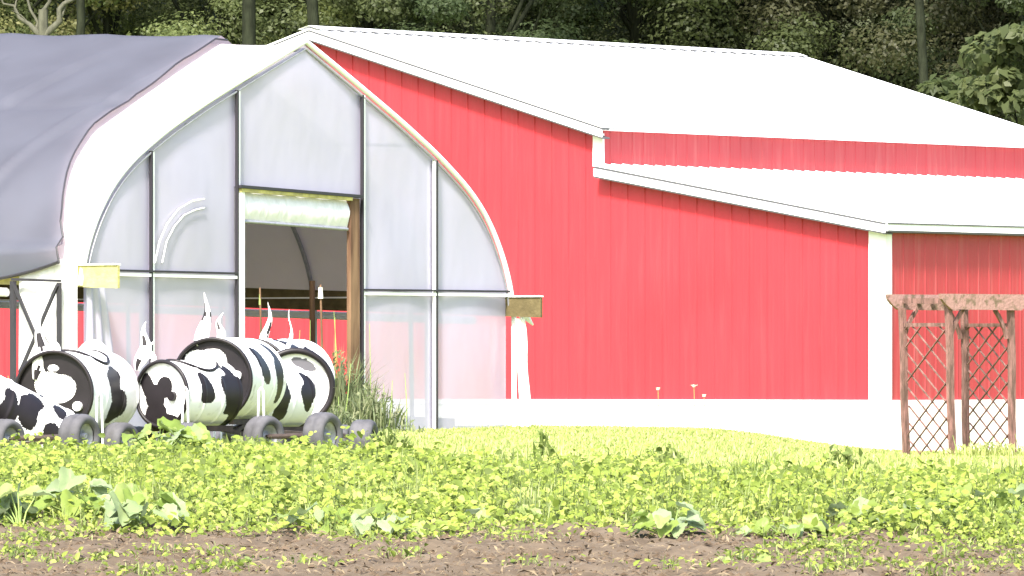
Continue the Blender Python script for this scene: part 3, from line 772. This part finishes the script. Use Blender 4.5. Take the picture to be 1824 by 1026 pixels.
        mb.build('rim', M['rim'], wh, smooth=True)
    mb = MB()
    if len(hubs) > 1: mb.tube([hubs[0], hubs[1]], .018, 8)
    low = mid - up * (ra + .01)
    for sg in (-1, 1):
        mb.bar(low + sd_ * sg * .13 - ax * L * .45, low + sd_ * sg * .13 + ax * L * .5, .035, .04)
        if hubs:
            h = hubs[0] if (hubs[0] - mid).dot(sd_) * sg > 0 or len(hubs) == 1 else hubs[-1]
            mb.bar(low + sd_ * sg * .13, Vector((h.x, h.y, h.z)), .03, .03)
    mb.bar(low - sd_ * .15, low + sd_ * .15, .03, .03)
    mb.bar(low + ax * L * .5, low + ax * (L * .5 + .35) - Vector((0, 0, .05)), .03, .03)
    mb.build('chassis', M['rust'], root)
    if handle:
        hx, hy0, hy1, hY = handle
        for k, dx in enumerate((-5, 5)):
            pass
        a = P(hx - 6, hy1, hY); b = P(hx - 4, hy0 + 6, hY); c = P(hx + 1, hy0, hY); d = P(hx + 4, hy0 + 6, hY); e = P(hx + 6, hy1, hY)
        mb = MB(); mb.tube([a, a.lerp(b, .5), b, c, d, d.lerp(e, .5), e], .008, 7); mb.build('grab_handle', M['paint_white'], root, smooth=True)
    return root
BL, WH = M['paint_black'], M['paint_white']
cart(-62, 704, 60, 52.2, 60, 'low cow-patterned barrel cart cut by the left edge, tipping down towards the right', [(0, 0, .5, .4, .3)], BL, WH,
     [(.52, 20, .12, 34), (.80, -5, .08, 26), (.84, 48, .07, 18), (.30, 0, .10, 34), (.66, 75, .06, 18)], [(-58, 600, -54, 670, 22)],
     [(8, 782, 36, 52.0, 38), (141, 777, 40, 51.6, 33)], tilt=-27, seat=False, L=.74)
cart(96, 700, 74, 54.2, 19, 'black-faced barrel cart with a heart-like white patch and a tall black and white ear', [(.12, .10, .42, .34, .15), (-.12, .16, .42, .34, -.3), (-.40, .42, .15, .50, .25), (-.05, .60, .14, .08, 0), (-.10, -.10, .26, .18, 0)], WH, BL,
     [(.52, 12, .13, 26), (.60, -22, .16, 22), (.2, -70, .12, 30)], [(74, 560, 68, 676, 27), (86, 592, 100, 642, 20)],
     [(214, 788, 36, 54.4, 34), (60, 792, 36, 54.8, 34)], handle=(177, 700, 790, 53.7), bung=(.60, -.32))
cart(288, 702, 59, 54.8, 36, 'white-faced barrel cart with a black eye patch and a black-rimmed seat opening', [(-.62, .22, .24, .50, .45), (.02, .20, .30, .34, -.35), (-.34, -.12, .36, .42, .3), (-.05, -.92, .75, .34, 0), (-.30, -.60, .42, .36, .2)], BL, WH,
     [(.36, 8, .12, 30), (.80, 6, .15, 48), (.95, -20, .09, 60)], [(262, 573, 249, 660, 24), (270, 606, 268, 650, 12)],
     [(332, 786, 34, 54.0, 34), (243, 792, 33, 55.2, 34)], handle=(330, 690, 790, 54.3), bung=(.36, -.06), L=.62)
cart(378, 676, 73, 56.3, 15, 'big black-faced barrel cart with white patches and two long pointed ears', [(.02, .42, .33, .34, .2), (.02, .12, .26, .34, .1), (-.38, .52, .34, .20, 0), (.26, -.56, .34, .30, 0), (-.15, -.30, .36, .5, 0), (-.5, .1, .4, .3, 0), (.0, -.62, .3, .2, 0)], WH, BL,
     [(.42, 22, .14, 30), (.85, 10, .10, 45)], [(367, 521, 361, 642, 25), (395, 557, 388, 616, 15)],
     [(388, 796, 36, 56.0, 34), (300, 800, 34, 57.5, 34)], handle=(388, 680, 790, 55.6), bung=(.62, .10), seat=False)
cart(452, 674, 69, 59.6, 22, 'mostly hidden white barrel cart of which only the top rim and one ear show', [(0, .88, .7, .12, 0), (.5, .6, .3, .2, .6)], BL, WH,
     [(.4, 60, .12, 25), (.7, 20, .12, 40)], [(480, 538, 470, 636, 15)], [(540, 800, 34, 59.8, 34)], seat=False)
cart(408, 707, 56, 57.4, 33, 'white barrel cart with black patches along its rounded side, between two large tyres', [(-.1, .3, .4, .3, .2)], BL, WH,
     [(.50, 20, .10, 34), (.90, 10, .11, 34), (.48, -25, .14, 22)], [],
     [(470, 778, 38, 54.9, 40), (575, 775, 41, 54.4, 31)], handle=(465, 690, 775, 54.9), L=.78, seat=False)
cart(527, 690, 66, 58.9, -7, 'rightmost barrel cart with a white face, thick black rim and grey patches', [(.05, .35, .13, .5, -.5), (.30, -.2, .13, .30, 0), (.22, .62, .36, .14, -.4)], mat('grey_patch', (.10, .095, .11), .5), WH,
     [(.4, 10, .2, 40)], [(519, 551, 510, 650, 8)], [(648, 786, 39, 55.6, 12), (606, 790, 34, 57.6, 14)], bung=(.42, .02), seat=False, rimr=.024, L=.6)

# ------------------------------------------------------------------ plants
def leaf_shape():      # heart-shaped lobed leaf outline, unit length, tip at +y
    return [(0, 0), (.22, -.16), (.46, -.02), (.52, .26), (.38, .50), (.27, .70), (0, 1.0), (-.27, .70), (-.38, .50), (-.52, .26), (-.46, -.02), (-.22, -.16)]
def _refine(p):
    q = []
    for k in range(len(p)):
        a, b = p[k - 1], p[k]; c = p[(k + 1) % len(p)]
        q.append((b[0] * .8 + (a[0] + c[0]) * .1, b[1] * .8 + (a[1] + c[1]) * .1)); m = ((b[0] + c[0]) / 2, (b[1] + c[1]) / 2)
        q.append((m[0] * 1.1, .4 + (m[1] - .4) * 1.09))
    return q
LS = _refine(leaf_shape())
def big_leaf(mb, c, d, nrm_, size, mi=0):
    d = d.normalized(); s = d.cross(nrm_).normalized(); n = s.cross(d)
    def pt(x, y, f):
        z = abs(x) * .42 - .35 * max(0, y - .45) ** 1.3 + .05 * math.sin(x * 13 + y * 7 + size * 90) * f + .02 * math.sin(x * 31)
        return c + s * x * size + d * y * size + n * z * size
    b = len(mb.v); mb.v.append(tuple(pt(0, .32, 0))); K = len(LS)
    for f in (.4, .72, 1.0): mb.v.extend([tuple(pt(x * f, .32 + (y - .32) * f, f)) for x, y in LS])
    for k in range(K):
        k2 = (k + 1) % K; mb.f.append((b, b + 1 + k, b + 1 + k2)); mb.m.append(mi)
        for r_ in (0, 1): mb.f.append((b + 1 + r_ * K + k, b + 1 + (r_ + 1) * K + k, b + 1 + (r_ + 1) * K + k2, b + 1 + r_ * K + k2)); mb.m.append(mi)
def squash(px, py, Y, n, size, h, spread, label, seed, pale=.2, group='broad-leaved squash plants in the crop'):
    r = random.Random(seed); X = (px - 912) / F * Y; g = gpt(X, Y)
    root = empty('squash_plant', g, label, 'plant', group)
    ml = MB(); ms = MB()
    for i in range(n):
        a = r.uniform(0, 6.283); q = math.sqrt(r.random()) * spread
        hh = h * r.uniform(.45, 1.0) * (1 - .3 * q / spread)
        top = g + Vector((math.cos(a) * q, math.sin(a) * q, hh))
        midp = g + Vector((math.cos(a) * q * .4, math.sin(a) * q * .4, hh * .6))
        ms.tube([g - Vector((0, 0, .02)), midp, top], [.006, .005, .004], 5)
        dv = Vector((math.cos(a + r.uniform(-.6, .6)), math.sin(a + r.uniform(-.6, .6)), r.uniform(-.75, .1)))
        nv = Vector((r.uniform(-.5, .5), r.uniform(-.9, .1), 1)).normalized()
        big_leaf(ml, top, dv, nv, size * r.uniform(.65, 1.15), 1 if r.random() < pale else 0)
    ml.build('leaves', [M['squash'], M['squash_pale']], root, smooth=True); ms.build('stems', M['stem'], root, smooth=True)
    return root
squash(280, 0, 48.9, 26, .17, .34, .30, 'tall broad-leaved plant rising in front of the white-faced barrel cart', 1, .15)
squash(150, 0, 41.6, 18, .15, .34, .26, 'broad-leaved plant at the soil edge, second from the left edge', 2, .3)
squash(245, 0, 40.6, 12, .17, .30, .18, 'squash plant at the soil edge with a large pale hanging leaf', 3, .6)
squash(35, 0, 40.9, 11, .14, .26, .16, 'small squash plant at the bottom left corner with pale round leaves', 4, .6)
squash(575, 0, 40.6, 11, .13, .20, .26, 'low sprawling squash plant at the soil edge left of centre', 5, .3)
squash(690, 0, 40.3, 10, .12, .20, .24, 'squash plant on the bare soil left of centre with one dark leaf', 6, .3)
squash(905, 0, 41.3, 8, .12, .14, .28, 'squash plant at the soil edge in the middle of the view', 7, .3)
squash(1200, 0, 40.2, 16, .12, .22, .20, 'bushy squash plant on the soil below the barn gable', 8, .35)
squash(1400, 0, 40.2, 10, .13, .15, .26, 'low squash plant on the soil between the bushy one and the right corner', 9, .3)
squash(1600, 0, 40.9, 14, .15, .20, .28, 'squash plant on the soil below the white corner board', 10, .3)
squash(1765, 0, 41.2, 18, .16, .24, .28, 'large squash plant at the soil edge by the right side of the view', 11, .3)
squash(470, 0, 38.1, 5, .10, .08, .12, 'tiny seedling at the bottom edge of the soil, left of centre', 12, .2)
squash(1330, 0, 38.3, 6, .11, .09, .14, 'small seedling at the bottom edge of the soil, right of centre', 13, .2)

# crop: leafy ground cover
def patch_noise(x, y):
    return (np.sin(x * 2.3 + 1.1 * np.sin(y * 1.7)) + np.sin(y * 2.9 + 1.3 * np.sin(x * 1.9 + 2)) + .7 * np.sin(x * 5.1 + y * 3.3)) / 2.7
def crop_h(x, y): return np.maximum(.04, .15 + .06 * patch_noise(x * 1.6, y * 1.3) + .075 * patch_noise(x * 3.1 + 4, y * 2.7))
def crop_front(x): return 40.45 - .9 * sstep(x, .8, 2.4) + .28 * np.sin(x * 1.7) + .22 * np.sin(x * 4.3 + 1)
N = 230000
x = rng.uniform(-5.2, 5.2, N); y = 39.0 + (rng.uniform(0, 1, N) ** .9) * 11.5
edge0 = crop_front(x) + rng.normal(0, .25, N)
keep = (y > edge0) & (y < soil_edge(x) + rng.normal(0, .15, N)) & (rng.uniform(0, 1, N) < .62 + .8 * patch_noise(x * 2.9 + 5, y * 2.1))
x, y = x[keep], y[keep]; n = len(x)
h = crop_h(x, y) * np.clip((y - edge0[keep]) / 1.6 + .3, .3, 1) * (1 - .45 * sstep(y, soil_edge(x) - 2.2, soil_edge(x) - .5))
z = gz(x, y) + .03 + h * (rng.uniform(0, 1, n) ** .55) * rng.uniform(.6, 1.3, n)
nr = norm(rng.normal(size=(n, 3)) * .42 + np.array([0, -.5, .85]))
ql = leaf6(np.stack([x, y, z], 1), nr, (.020 + .038 * rng.uniform(0, 1, n) ** 1.6) * (1.0 + .25 * patch_noise(x * .9 + 2, y * .7)), .7)
nb = 70000
x = rng.uniform(-5.2, 5.2, nb); y = rng.uniform(38.6, 50.9, nb)
keep = (patch_noise(x * 1.1, y * .9 + 3) > -.35 + rng.normal(0, .25, nb)) & (y < soil_edge(x) + .3) & (y > crop_front(x) + rng.normal(-.1, .3, nb)); x, y = x[keep], y[keep]; nb = len(x)
bh = rng.uniform(.07, .24, nb) * (1 + .4 * patch_noise(x * 2.3, y * 2.1 + 1)) * np.clip((y - crop_front(x)) * .6 + .45, .35, 1) * (1 - .35 * sstep(y, soil_edge(x) - 2, soil_edge(x)))
qb = blades6(np.stack([x, y, gz(x, y)], 1), bh, rng.uniform(.004, .010, nb), 1.1)
# stray weeds on the bare soil, thicker to the right
nw = 4200; cx = rng.uniform(-3.4, 3.4, 210); cy = 41 - 4.2 * rng.uniform(0, 1, 210) ** 1.3; wq = rng.uniform(0, 1, 210) < .22 + .5 * sstep(cx, .3, 2.2); cx, cy = cx[wq], cy[wq]
ci = rng.integers(0, len(cx), nw); x = cx[ci] + rng.normal(0, .12, nw); y = cy[ci] + rng.normal(0, .16, nw)
zs = gz(x, y) + .05 + rng.uniform(0, .05, nw)
qw = leaf6(np.stack([x, y, zs], 1), norm(rng.normal(size=(nw, 3)) * .5 + np.array([0, -.2, 1])), rng.uniform(.015, .045, nw), .6)
nw2 = 3000; ci = rng.integers(0, len(cx), nw2); x = cx[ci] + rng.normal(0, .06, nw2); y = cy[ci] + rng.normal(0, .08, nw2)
qg = blades6(np.stack([x, y, gz(x, y) + .03], 1), rng.uniform(.03, .11, nw2), rng.uniform(.004, .008, nw2), 1.2)
# taller grass wisps standing out of the crop in loose tufts
nc_ = 170; tx_ = rng.uniform(-4.6, 4.6, nc_); ty_ = rng.uniform(41.2, 49.5, nc_); kk = ty_ < soil_edge(tx_); tx_, ty_ = tx_[kk], ty_[kk]
nw3 = 5200; ci = rng.integers(0, len(tx_), nw3); x = tx_[ci] + rng.normal(0, .07, nw3); y = ty_[ci] + rng.normal(0, .08, nw3)
qh = blades6(np.stack([x, y, gz(x, y)], 1), rng.uniform(.16, .36, nw3) * rng.uniform(.55, 1, len(tx_))[ci] * (1 - .35 * sstep(y, 46, 50)), rng.uniform(.004, .008, nw3), 1.0)
qb = np.concatenate([qb, qh]); nb += nw3
V = np.concatenate([ql, qw, qb, qg])
tag(np_mesh6('ground_cover', V, np.arange(len(V)) < n + nw, [M['crop'], M['weedgrass']]), 'low lime-green leafy crop mixed with grass between the soil and the lawn', 'ground cover', kind='stuff')
# lawn grass
N = 230000
y = 46 + (rng.uniform(0, 1, N) ** 1.25) * 77; x = (rng.uniform(-1, 1, N)) * (y * .072 + .6)
keep = y > soil_edge(x) - .2; x, y = x[keep], y[keep]; N = len(x)
# nothing inside the greenhouse or the barn
q = (x - G0.x) * eu.x + (y - G0.y) * eu.y; tt = (x - G0.x) * et.x + (y - G0.y) * et.y
bt = (x - B0.x) * bs_.x + (y - B0.y) * bs_.y
keep = ~((np.abs(q) < 4.2) & (tt > .1)) & (bt < -.02); x, y = x[keep], y[keep]; N = len(x)
pn = patch_noise(x * .8, y * .35)
qb = blades(np.stack([x, y, gz(x, y) - .01], 1), rng.uniform(.03, .075, N) * (1 + .35 * pn), rng.uniform(.008, .018, N) * np.clip(y / 60, 1, 2), 1.1)
nt_ = 5000; ty = 46 + 14 * rng.uniform(0, 1, nt_) ** 2; tx = rng.uniform(-1, 1, nt_) * (ty * .07 + .5); k_ = (ty > soil_edge(tx)) ; tx, ty = tx[k_], ty[k_]; nt_ = len(tx)
qt = blades(np.stack([tx, ty, gz(tx, ty)], 1), rng.uniform(.05, .15, nt_), rng.uniform(.006, .012, nt_), .9)
tag(np_mesh('grass', np.concatenate([qb.reshape(-1, 3), qt.reshape(-1, 3)]), 4, M['lawn_blade']), 'short bright yellow-green grass of the lawn before the buildings', 'grass', kind='stuff')
# straw and clods on the bare soil
N = 6000; x = rng.uniform(-3.6, 3.6, N); y = rng.uniform(36.8, 42.0, N)
nr = norm(rng.normal(size=(N, 3)) * .35 + np.array([0, -.2, 1])); ps = np.stack([x, y, gz(x, y) + .055 + rng.uniform(0, .02, N)], 1)
tag(np_mesh('straw', leaf_quads(ps, nr, rng.uniform(.015, .075, N), .2).reshape(-1, 3), 4, M['straw']), 'dry stalks and leaf litter strewn over the brown soil', 'plant litter', kind='stuff')
N = 4200; x = rng.uniform(-3.6, 3.6, N); y = rng.uniform(36.8, 42.2, N); s = rng.uniform(.005, .028, N) ** 1
c = np.stack([x, y, gz(x, y) + .05], 1); oct_ = np.array([[1, 0, 0], [0, 1, 0], [-1, 0, 0], [0, -1, 0], [0, 0, 1], [0, 0, -1]], float)
vv = c[:, None, :] + oct_[None] * s[:, None, None] * rng.uniform(.6, 1.3, (N, 6, 1)) * np.array([1, 1, .7])
tri = [(0, 1, 4), (1, 2, 4), (2, 3, 4), (3, 0, 4)]
tag(np_mesh('soil_clods', np.stack([vv[:, t, :] for t in tri], 1).reshape(-1, 3), 3, M['clod']), 'loose brown clods of earth on the bare soil', 'soil clods', kind='stuff')

# tall weeds by the greenhouse door and on the lawn
def weeds(px, Y, n, h, spread, label, seed, stalks=3, group='tall weeds'):
    r = np.random.default_rng(seed); X = (px - 912) / F * Y; g = gpt(X, Y); root = empty('weed_clump', g, label, 'weeds', group)
    bx = r.normal(0, spread, n); by = r.normal(0, spread * .5, n); hh = h * r.uniform(.35, 1, n) * np.exp(-(bx / (spread * 2)) ** 2)
    base = np.stack([X + bx, Y + by, gz(X + bx, Y + by)], 1)
    q1 = blades(base, hh, r.uniform(.012, .03, n), .7, r)
    m_ = n; lx = X + r.normal(0, spread, m_); ly = Y + r.normal(0, spread * .5, m_); lh = h * .8 * r.uniform(.05, 1, m_) * np.exp(-((lx - X) / (spread * 1.8)) ** 2)
    q2 = leaf_quads(np.stack([lx, ly, gz(lx, ly) + lh], 1), norm(r.normal(size=(m_, 3)) + np.array([0, -.3, .6])), r.uniform(.03, .09, m_), .4, r)
    np_mesh('foliage', np.concatenate([q1.reshape(-1, 3), q2.reshape(-1, 3)]), 4, M[('lawn_blade' if Y > 100 else 'weed_far') if Y > 70 else 'weedgrass'], root, origin=tuple(g))
    if stalks:
        for k in range(stalks):
            mb = MB(); dx = r.normal(0, spread * .8); p = gpt(X + dx, Y); t = p + Vector((r.normal(0, .05), 0, h * r.uniform(.8, 1.2)))
            mb.tube([p, p.lerp(t, .5) + Vector((.01, 0, 0)), t], [.007, .006, .003], 5)
            mb.build('stalk', M['stem'], root)
    return root
weeds(602, 91.5, 520, 1.2, .28, 'dense tall green weeds standing in the greenhouse doorway beside the brown post', 21, 5)
weeds(660, 90.5, 260, .7, .24, 'shorter green weeds right of the doorway post against the film', 22, 4)
weeds(585, 88.0, 300, .45, .25, 'bright low weeds just behind the rightmost barrel cart', 23, 1)
weeds(8, 88.0, 500, .6, .3, 'green weeds at the left edge below the open greenhouse side', 24, 2)
weeds(230, 57.5, 140, .25, .3, 'grass tuft growing between the left barrel carts', 25, 0)
weeds(430, 54.0, 160, .22, .25, 'grass tuft in front of the middle barrel cart wheels', 26, 0)
weeds(690, 55.0, 110, .28, .12, 'thin grass tuft right of the last loose-looking tyre', 27, 1)
weeds(970, 52.5, 26, .30, .05, 'small dark upright weed on the lawn below the barn\'s left end', 28, 1)
weeds(1180, 50.5, 45, .20, .1, 'short weed tuft on the crop edge under the barn gable', 29, 1)
weeds(1500, 50.5, 60, .22, .12, 'thin weed tuft on the crop edge under the white corner board', 30, 1)
weeds(1760, 106.8, 300, .28, .45, 'dry pinkish grass around the feet of the wooden arbor', 31, 6)
# stems with pale flowers that stand up against the red gable
for i, (px, py, Y, lb) in enumerate([(1172, 693, 108, 'small white flower on a thin stem, leftmost of three before the red gable'), (1236, 688, 108, 'largest white flower on a thin stem before the red gable'), (1254, 705, 107, 'small white flower just right of the largest one, nearest the white base')]):
    X = (px - 912) / F * Y; g = gpt(X, Y); root = empty('wild_flower', g, lb, 'flower', 'white flowers before the red gable')
    top = P(px, py, Y); mb = MB(); mb.tube([g, g.lerp(top, .5) + Vector((.01, 0, 0)), top], .004, 5); mb.build('stem', M['stem'], root)
    mb = MB(); rr = .055 if i == 1 else .035
    for k in range(9):
        a = 2 * math.pi * k / 9; mb.face([top, top + Vector((math.cos(a - .25) * rr * .8, math.sin(a - .25) * rr * .8, .012)), top + Vector((math.cos(a) * rr, math.sin(a) * rr, .02)), top + Vector((math.cos(a + .25) * rr * .8, math.sin(a + .25) * rr * .8, .012))])
    mb.tube([top - Vector((0, 0, .012)), top + Vector((0, 0, .02))], .02, 8); mb.build('bloom', M['petal'], root)
# tall pale-tipped stalks (cattail-like) in front of the doorway
for i, (x0, y0, y1, Y, lb) in enumerate([(571, 507, 640, 90.0, 'tall brown stalk with a white tip standing in the greenhouse doorway'), (463, 512, 640, 90.5, 'slim brown stalk before the left half of the doorway')]):
    X = (x0 - 912) / F * Y; g = gpt(X, Y); root = empty('seed_stalk', g, lb, 'plant stalk')
    top = P(x0, y0, Y); mb = MB(); mb.tube([g, g.lerp(top, .6) + Vector((.015, 0, 0)), top], [.02, .016, .01], 6); mb.build('stalk', M['post_wood'], root)
    mb = MB(); mb.tube([top - Vector((0, 0, .03)), top + Vector((0, 0, .03)), top + Vector((0, 0, -.16))][::2], [.022, .03], 8) if i == 0 else mb.tube([top - Vector((0, 0, .2)), top], [.014, .006], 6)
    mb.build('tip', M['petal'] if i == 0 else M['stem'], root)

# ------------------------------------------------------------------ trees
def tree_proto(seed, H, cr, base_frac, nclump, per, leaf, name, cat, label, group, trunk_r=.22, lean=.0, m='tree_leaf', bark='bark'):
    r = random.Random(seed); nr_ = np.random.default_rng(seed)
    root = empty(name, (0, 0, 0), label, cat, group)
    mt = MB(); pts = [Vector((lean * k / 8 * H * .3 + .12 * math.sin(k * 1.1 + seed), .1 * math.cos(k * .9 + seed), H * .92 * k / 8 - .3)) for k in range(9)]
    mt.tube(pts, [trunk_r * (1 - .85 * k / 8) for k in range(9)], 10)
    cents = []
    cz0 = H * base_frac
    for i in range(nclump):
        f_ = (i + .5) / nclump; z = cz0 + (H - cz0) * f_
        prof = math.sin(math.pi * min(1, .12 + f_ * .86)) ** .6
        a = i * 2.4 + r.uniform(-.5, .5); q = cr * prof * math.sqrt(r.uniform(.12, 1))
        c = Vector((math.cos(a) * q + lean * f_ * H * .3, math.sin(a) * q, z + r.uniform(-.3, .3))); cents.append(c)
        if i % 4 == 0:
            k = min(8, max(1, int((z * .8) / (H * .92) * 8))); s = pts[k]
            mt.tube([s, s.lerp(c, .5) + Vector((0, 0, .25)), c], [trunk_r * .32, trunk_r * .2, .02], 6)
    mt.build('trunk', M[bark], root, smooth=True)
    C = np.array([tuple(c) for c in cents]); rad = nr_.uniform(.45, 1.05, len(C)) * cr / 3.2
    idx = np.repeat(np.arange(len(C)), per); n = len(idx)
    d = norm(nr_.normal(size=(n, 3))); rr = nr_.uniform(0, 1, n) ** .45
    pos = C[idx] + d * (rad[idx] * rr)[:, None] * np.array([1.15, 1.15, .62])
    nn = norm(d * .8 + nr_.normal(size=(n, 3)) * .45 + np.array([0, 0, .5]))
    np_mesh('crown', leaf_quads(pos, nn, nr_.uniform(.6, 1.3, n) * leaf, .6, nr_).reshape(-1, 3), 4, M[m], root)
    return root
def place(proto, x, y, s, rz, label, color, first=False, z=None):
    o = proto if first else copy_tree(proto)
    o.location = (x, y, z if z is not None else EZ - .95 + max(0, y - 173) * .42); o.rotation_euler = (0, 0, rz); o.scale = (s, s, s)
    if label: o['label'] = label
    for c in children(o): c.color = (*color, 1)
    return o
GT = 'woodland trees behind the barn'
pA = tree_proto(101, 17, 3.6, .14, 95, 850, .105, 'woodland_tree', 'tree', 'x', GT)
pB = tree_proto(102, 18, 3.2, .12, 90, 850, .10, 'woodland_tree', 'tree', 'x', GT)
pC = tree_proto(103, 16, 3.9, .16, 100, 800, .11, 'woodland_tree', 'tree', 'x', GT)
protos = [pA, pB, pC]; used = [False] * 3
LEFTC, MIDC, DARK = (3.7, 3.7, 2.9), (2.1, 2.1, 1.7), (1.5, 1.52, 1.3)
front = [-19, -15.2, -11.9, -9.0, -6.4, -3.3, -.4, 2.7, 5.6, 8.4, 11.6, 14.8, 18.5]
desc = ['outside the left edge', 'furthest left, beyond the shade cloth', 'olive crown above the left end of the shade cloth', 'yellow-green bushy crown above the grey shade cloth', 'olive crown above the bare white strip of the greenhouse', 'dark crown just left of the barn peak',
        'dark crown right of the barn peak', 'dark green crown over the left part of the barn ridge', 'dark green crown over the middle of the barn ridge', 'very dark crown above the end of the barn ridge', 'dark crown above the sloping back edge of the barn roof', 'dark crown at the top right corner', 'outside the right edge']
for i, (x, ds) in enumerate(zip(front, desc)):
    k = i % 3; c = LEFTC if x < -5 else (MIDC if x < -2 else DARK)
    c = tuple(v * rnd.uniform(.85, 1.15) for v in c)
    place(protos[k], x, 173 + rnd.uniform(-2, 2.5), rnd.uniform(.92, 1.08), rnd.uniform(0, 6.28), 'woodland tree, ' + ds, c, not used[k]); used[k] = True
for i in range(12):
    x = -22 + i * 4.0 + rnd.uniform(-.7, .7)
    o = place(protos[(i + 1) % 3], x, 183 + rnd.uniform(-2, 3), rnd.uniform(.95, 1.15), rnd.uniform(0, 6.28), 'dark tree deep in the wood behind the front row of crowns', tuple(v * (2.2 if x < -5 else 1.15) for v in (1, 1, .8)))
    o['group'] = 'trees deep in the wood'
for i in range(12):
    x = -23 + i * 4.2 + rnd.uniform(-.7, .7)
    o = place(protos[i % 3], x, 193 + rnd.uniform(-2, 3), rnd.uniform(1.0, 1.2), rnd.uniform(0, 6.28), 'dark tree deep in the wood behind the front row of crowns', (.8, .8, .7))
    o['group'] = 'trees deep in the wood'
# paler broad-leaved tree at the right edge
pD = tree_proto(111, 7.3, 2.3, .25, 60, 130, .26, 'broadleaf_tree', 'tree', 'pale green broad-leaved tree behind the barn roof at the right edge', None, .12)
place(pD, 10.1, 152, 1, .5, None, (2.1, 2.05, 1.7), True, EZ - .9)
pE = tree_proto(112, 6.6, 1.9, .3, 40, 120, .24, 'broadleaf_tree', 'tree', 'smaller mid-green tree showing over the sloping back edge of the barn roof', None, .1)
place(pE, 8.6, 158, 1, 1.2, None, (1.5, 1.55, 1.2), True, EZ - .9)
# bare dead tree and tall bare trunks
def bare(px, Y, H, rad, label, forks, m, seed):
    r = random.Random(seed); X = (px - 912) / F * Y; g = Vector((X, Y, EZ - .95)); root = empty('bare_tree', g, label, 'tree')
    mb = MB(); n = 10; pts = [g + Vector((.08 * math.sin(k * 1.3 + seed), 0, H * k / n)) for k in range(n + 1)]
    mb.tube(pts, [rad * (1 - .5 * k / n) for k in range(n + 1)], 10); mb.build('trunk', M[m], root, smooth=True)
    for (h0, dx, dz, rr) in forks:
        mb = MB(); s = g + Vector((.08 * math.sin(h0 * 1.3), 0, h0)); e = s + Vector((dx, r.uniform(-.4, .2), dz)); q = []
        for k in range(9):
            f_ = k / 8; q.append(s.lerp(e, f_) + Vector((.07 * math.sin(k * 2.1 + h0), 0, .06 * math.sin(k * 1.7 + dx))) * (1 if 0 < k else 0))
        mb.tube(q, [rr * (1 - .8 * k / 8) for k in range(9)], 7)
        for k in (3, 5, 7):
            e2 = q[k] + Vector((r.uniform(-.5, .5), r.uniform(-.2, .2), r.uniform(.2, .6))); mb.tube([q[k], q[k].lerp(e2, .5) + Vector((0, 0, .05)), e2], [rr * .35, rr * .25, .008], 5)
        mb.build('branch', M[m], root, smooth=True)
    return root
b0 = 2.15 + (HOR - 70) / F * 164
bare(82, 164, 8.6, .20, 'pale bare tree with forked branches above the grey shade cloth', [(7.9, .75, 1.3, .10), (8.0, -.9, .9, .07), (8.3, .25, 1.4, .06), (7.8, -.5, 1.6, .05)], 'bark_pale', 5)
bare(138, 166, 14, .13, 'slim straight trunk right of the pale bare tree', [(11.5, .8, 1.6, .06), (12.0, -.8, 1.6, .06)], 'bark', 6)
bare(438, 166, 15, .20, 'straight mossy trunk above the white strip of the greenhouse', [(12.0, .9, 1.6, .07), (12.5, -.9, 1.6, .07)], 'bark', 7)
bare(556, 166, 15, .17, 'grey trunk directly behind the barn peak', [(12.0, .9, 1.6, .07), (12.5, -.9, 1.6, .07)], 'bark', 8)
bare(1643, 166, 15, .13, 'grey trunk above the sloping back edge of the barn roof', [(12.0, .9, 1.6, .06), (12.5, -.9, 1.6, .06)], 'bark', 9)
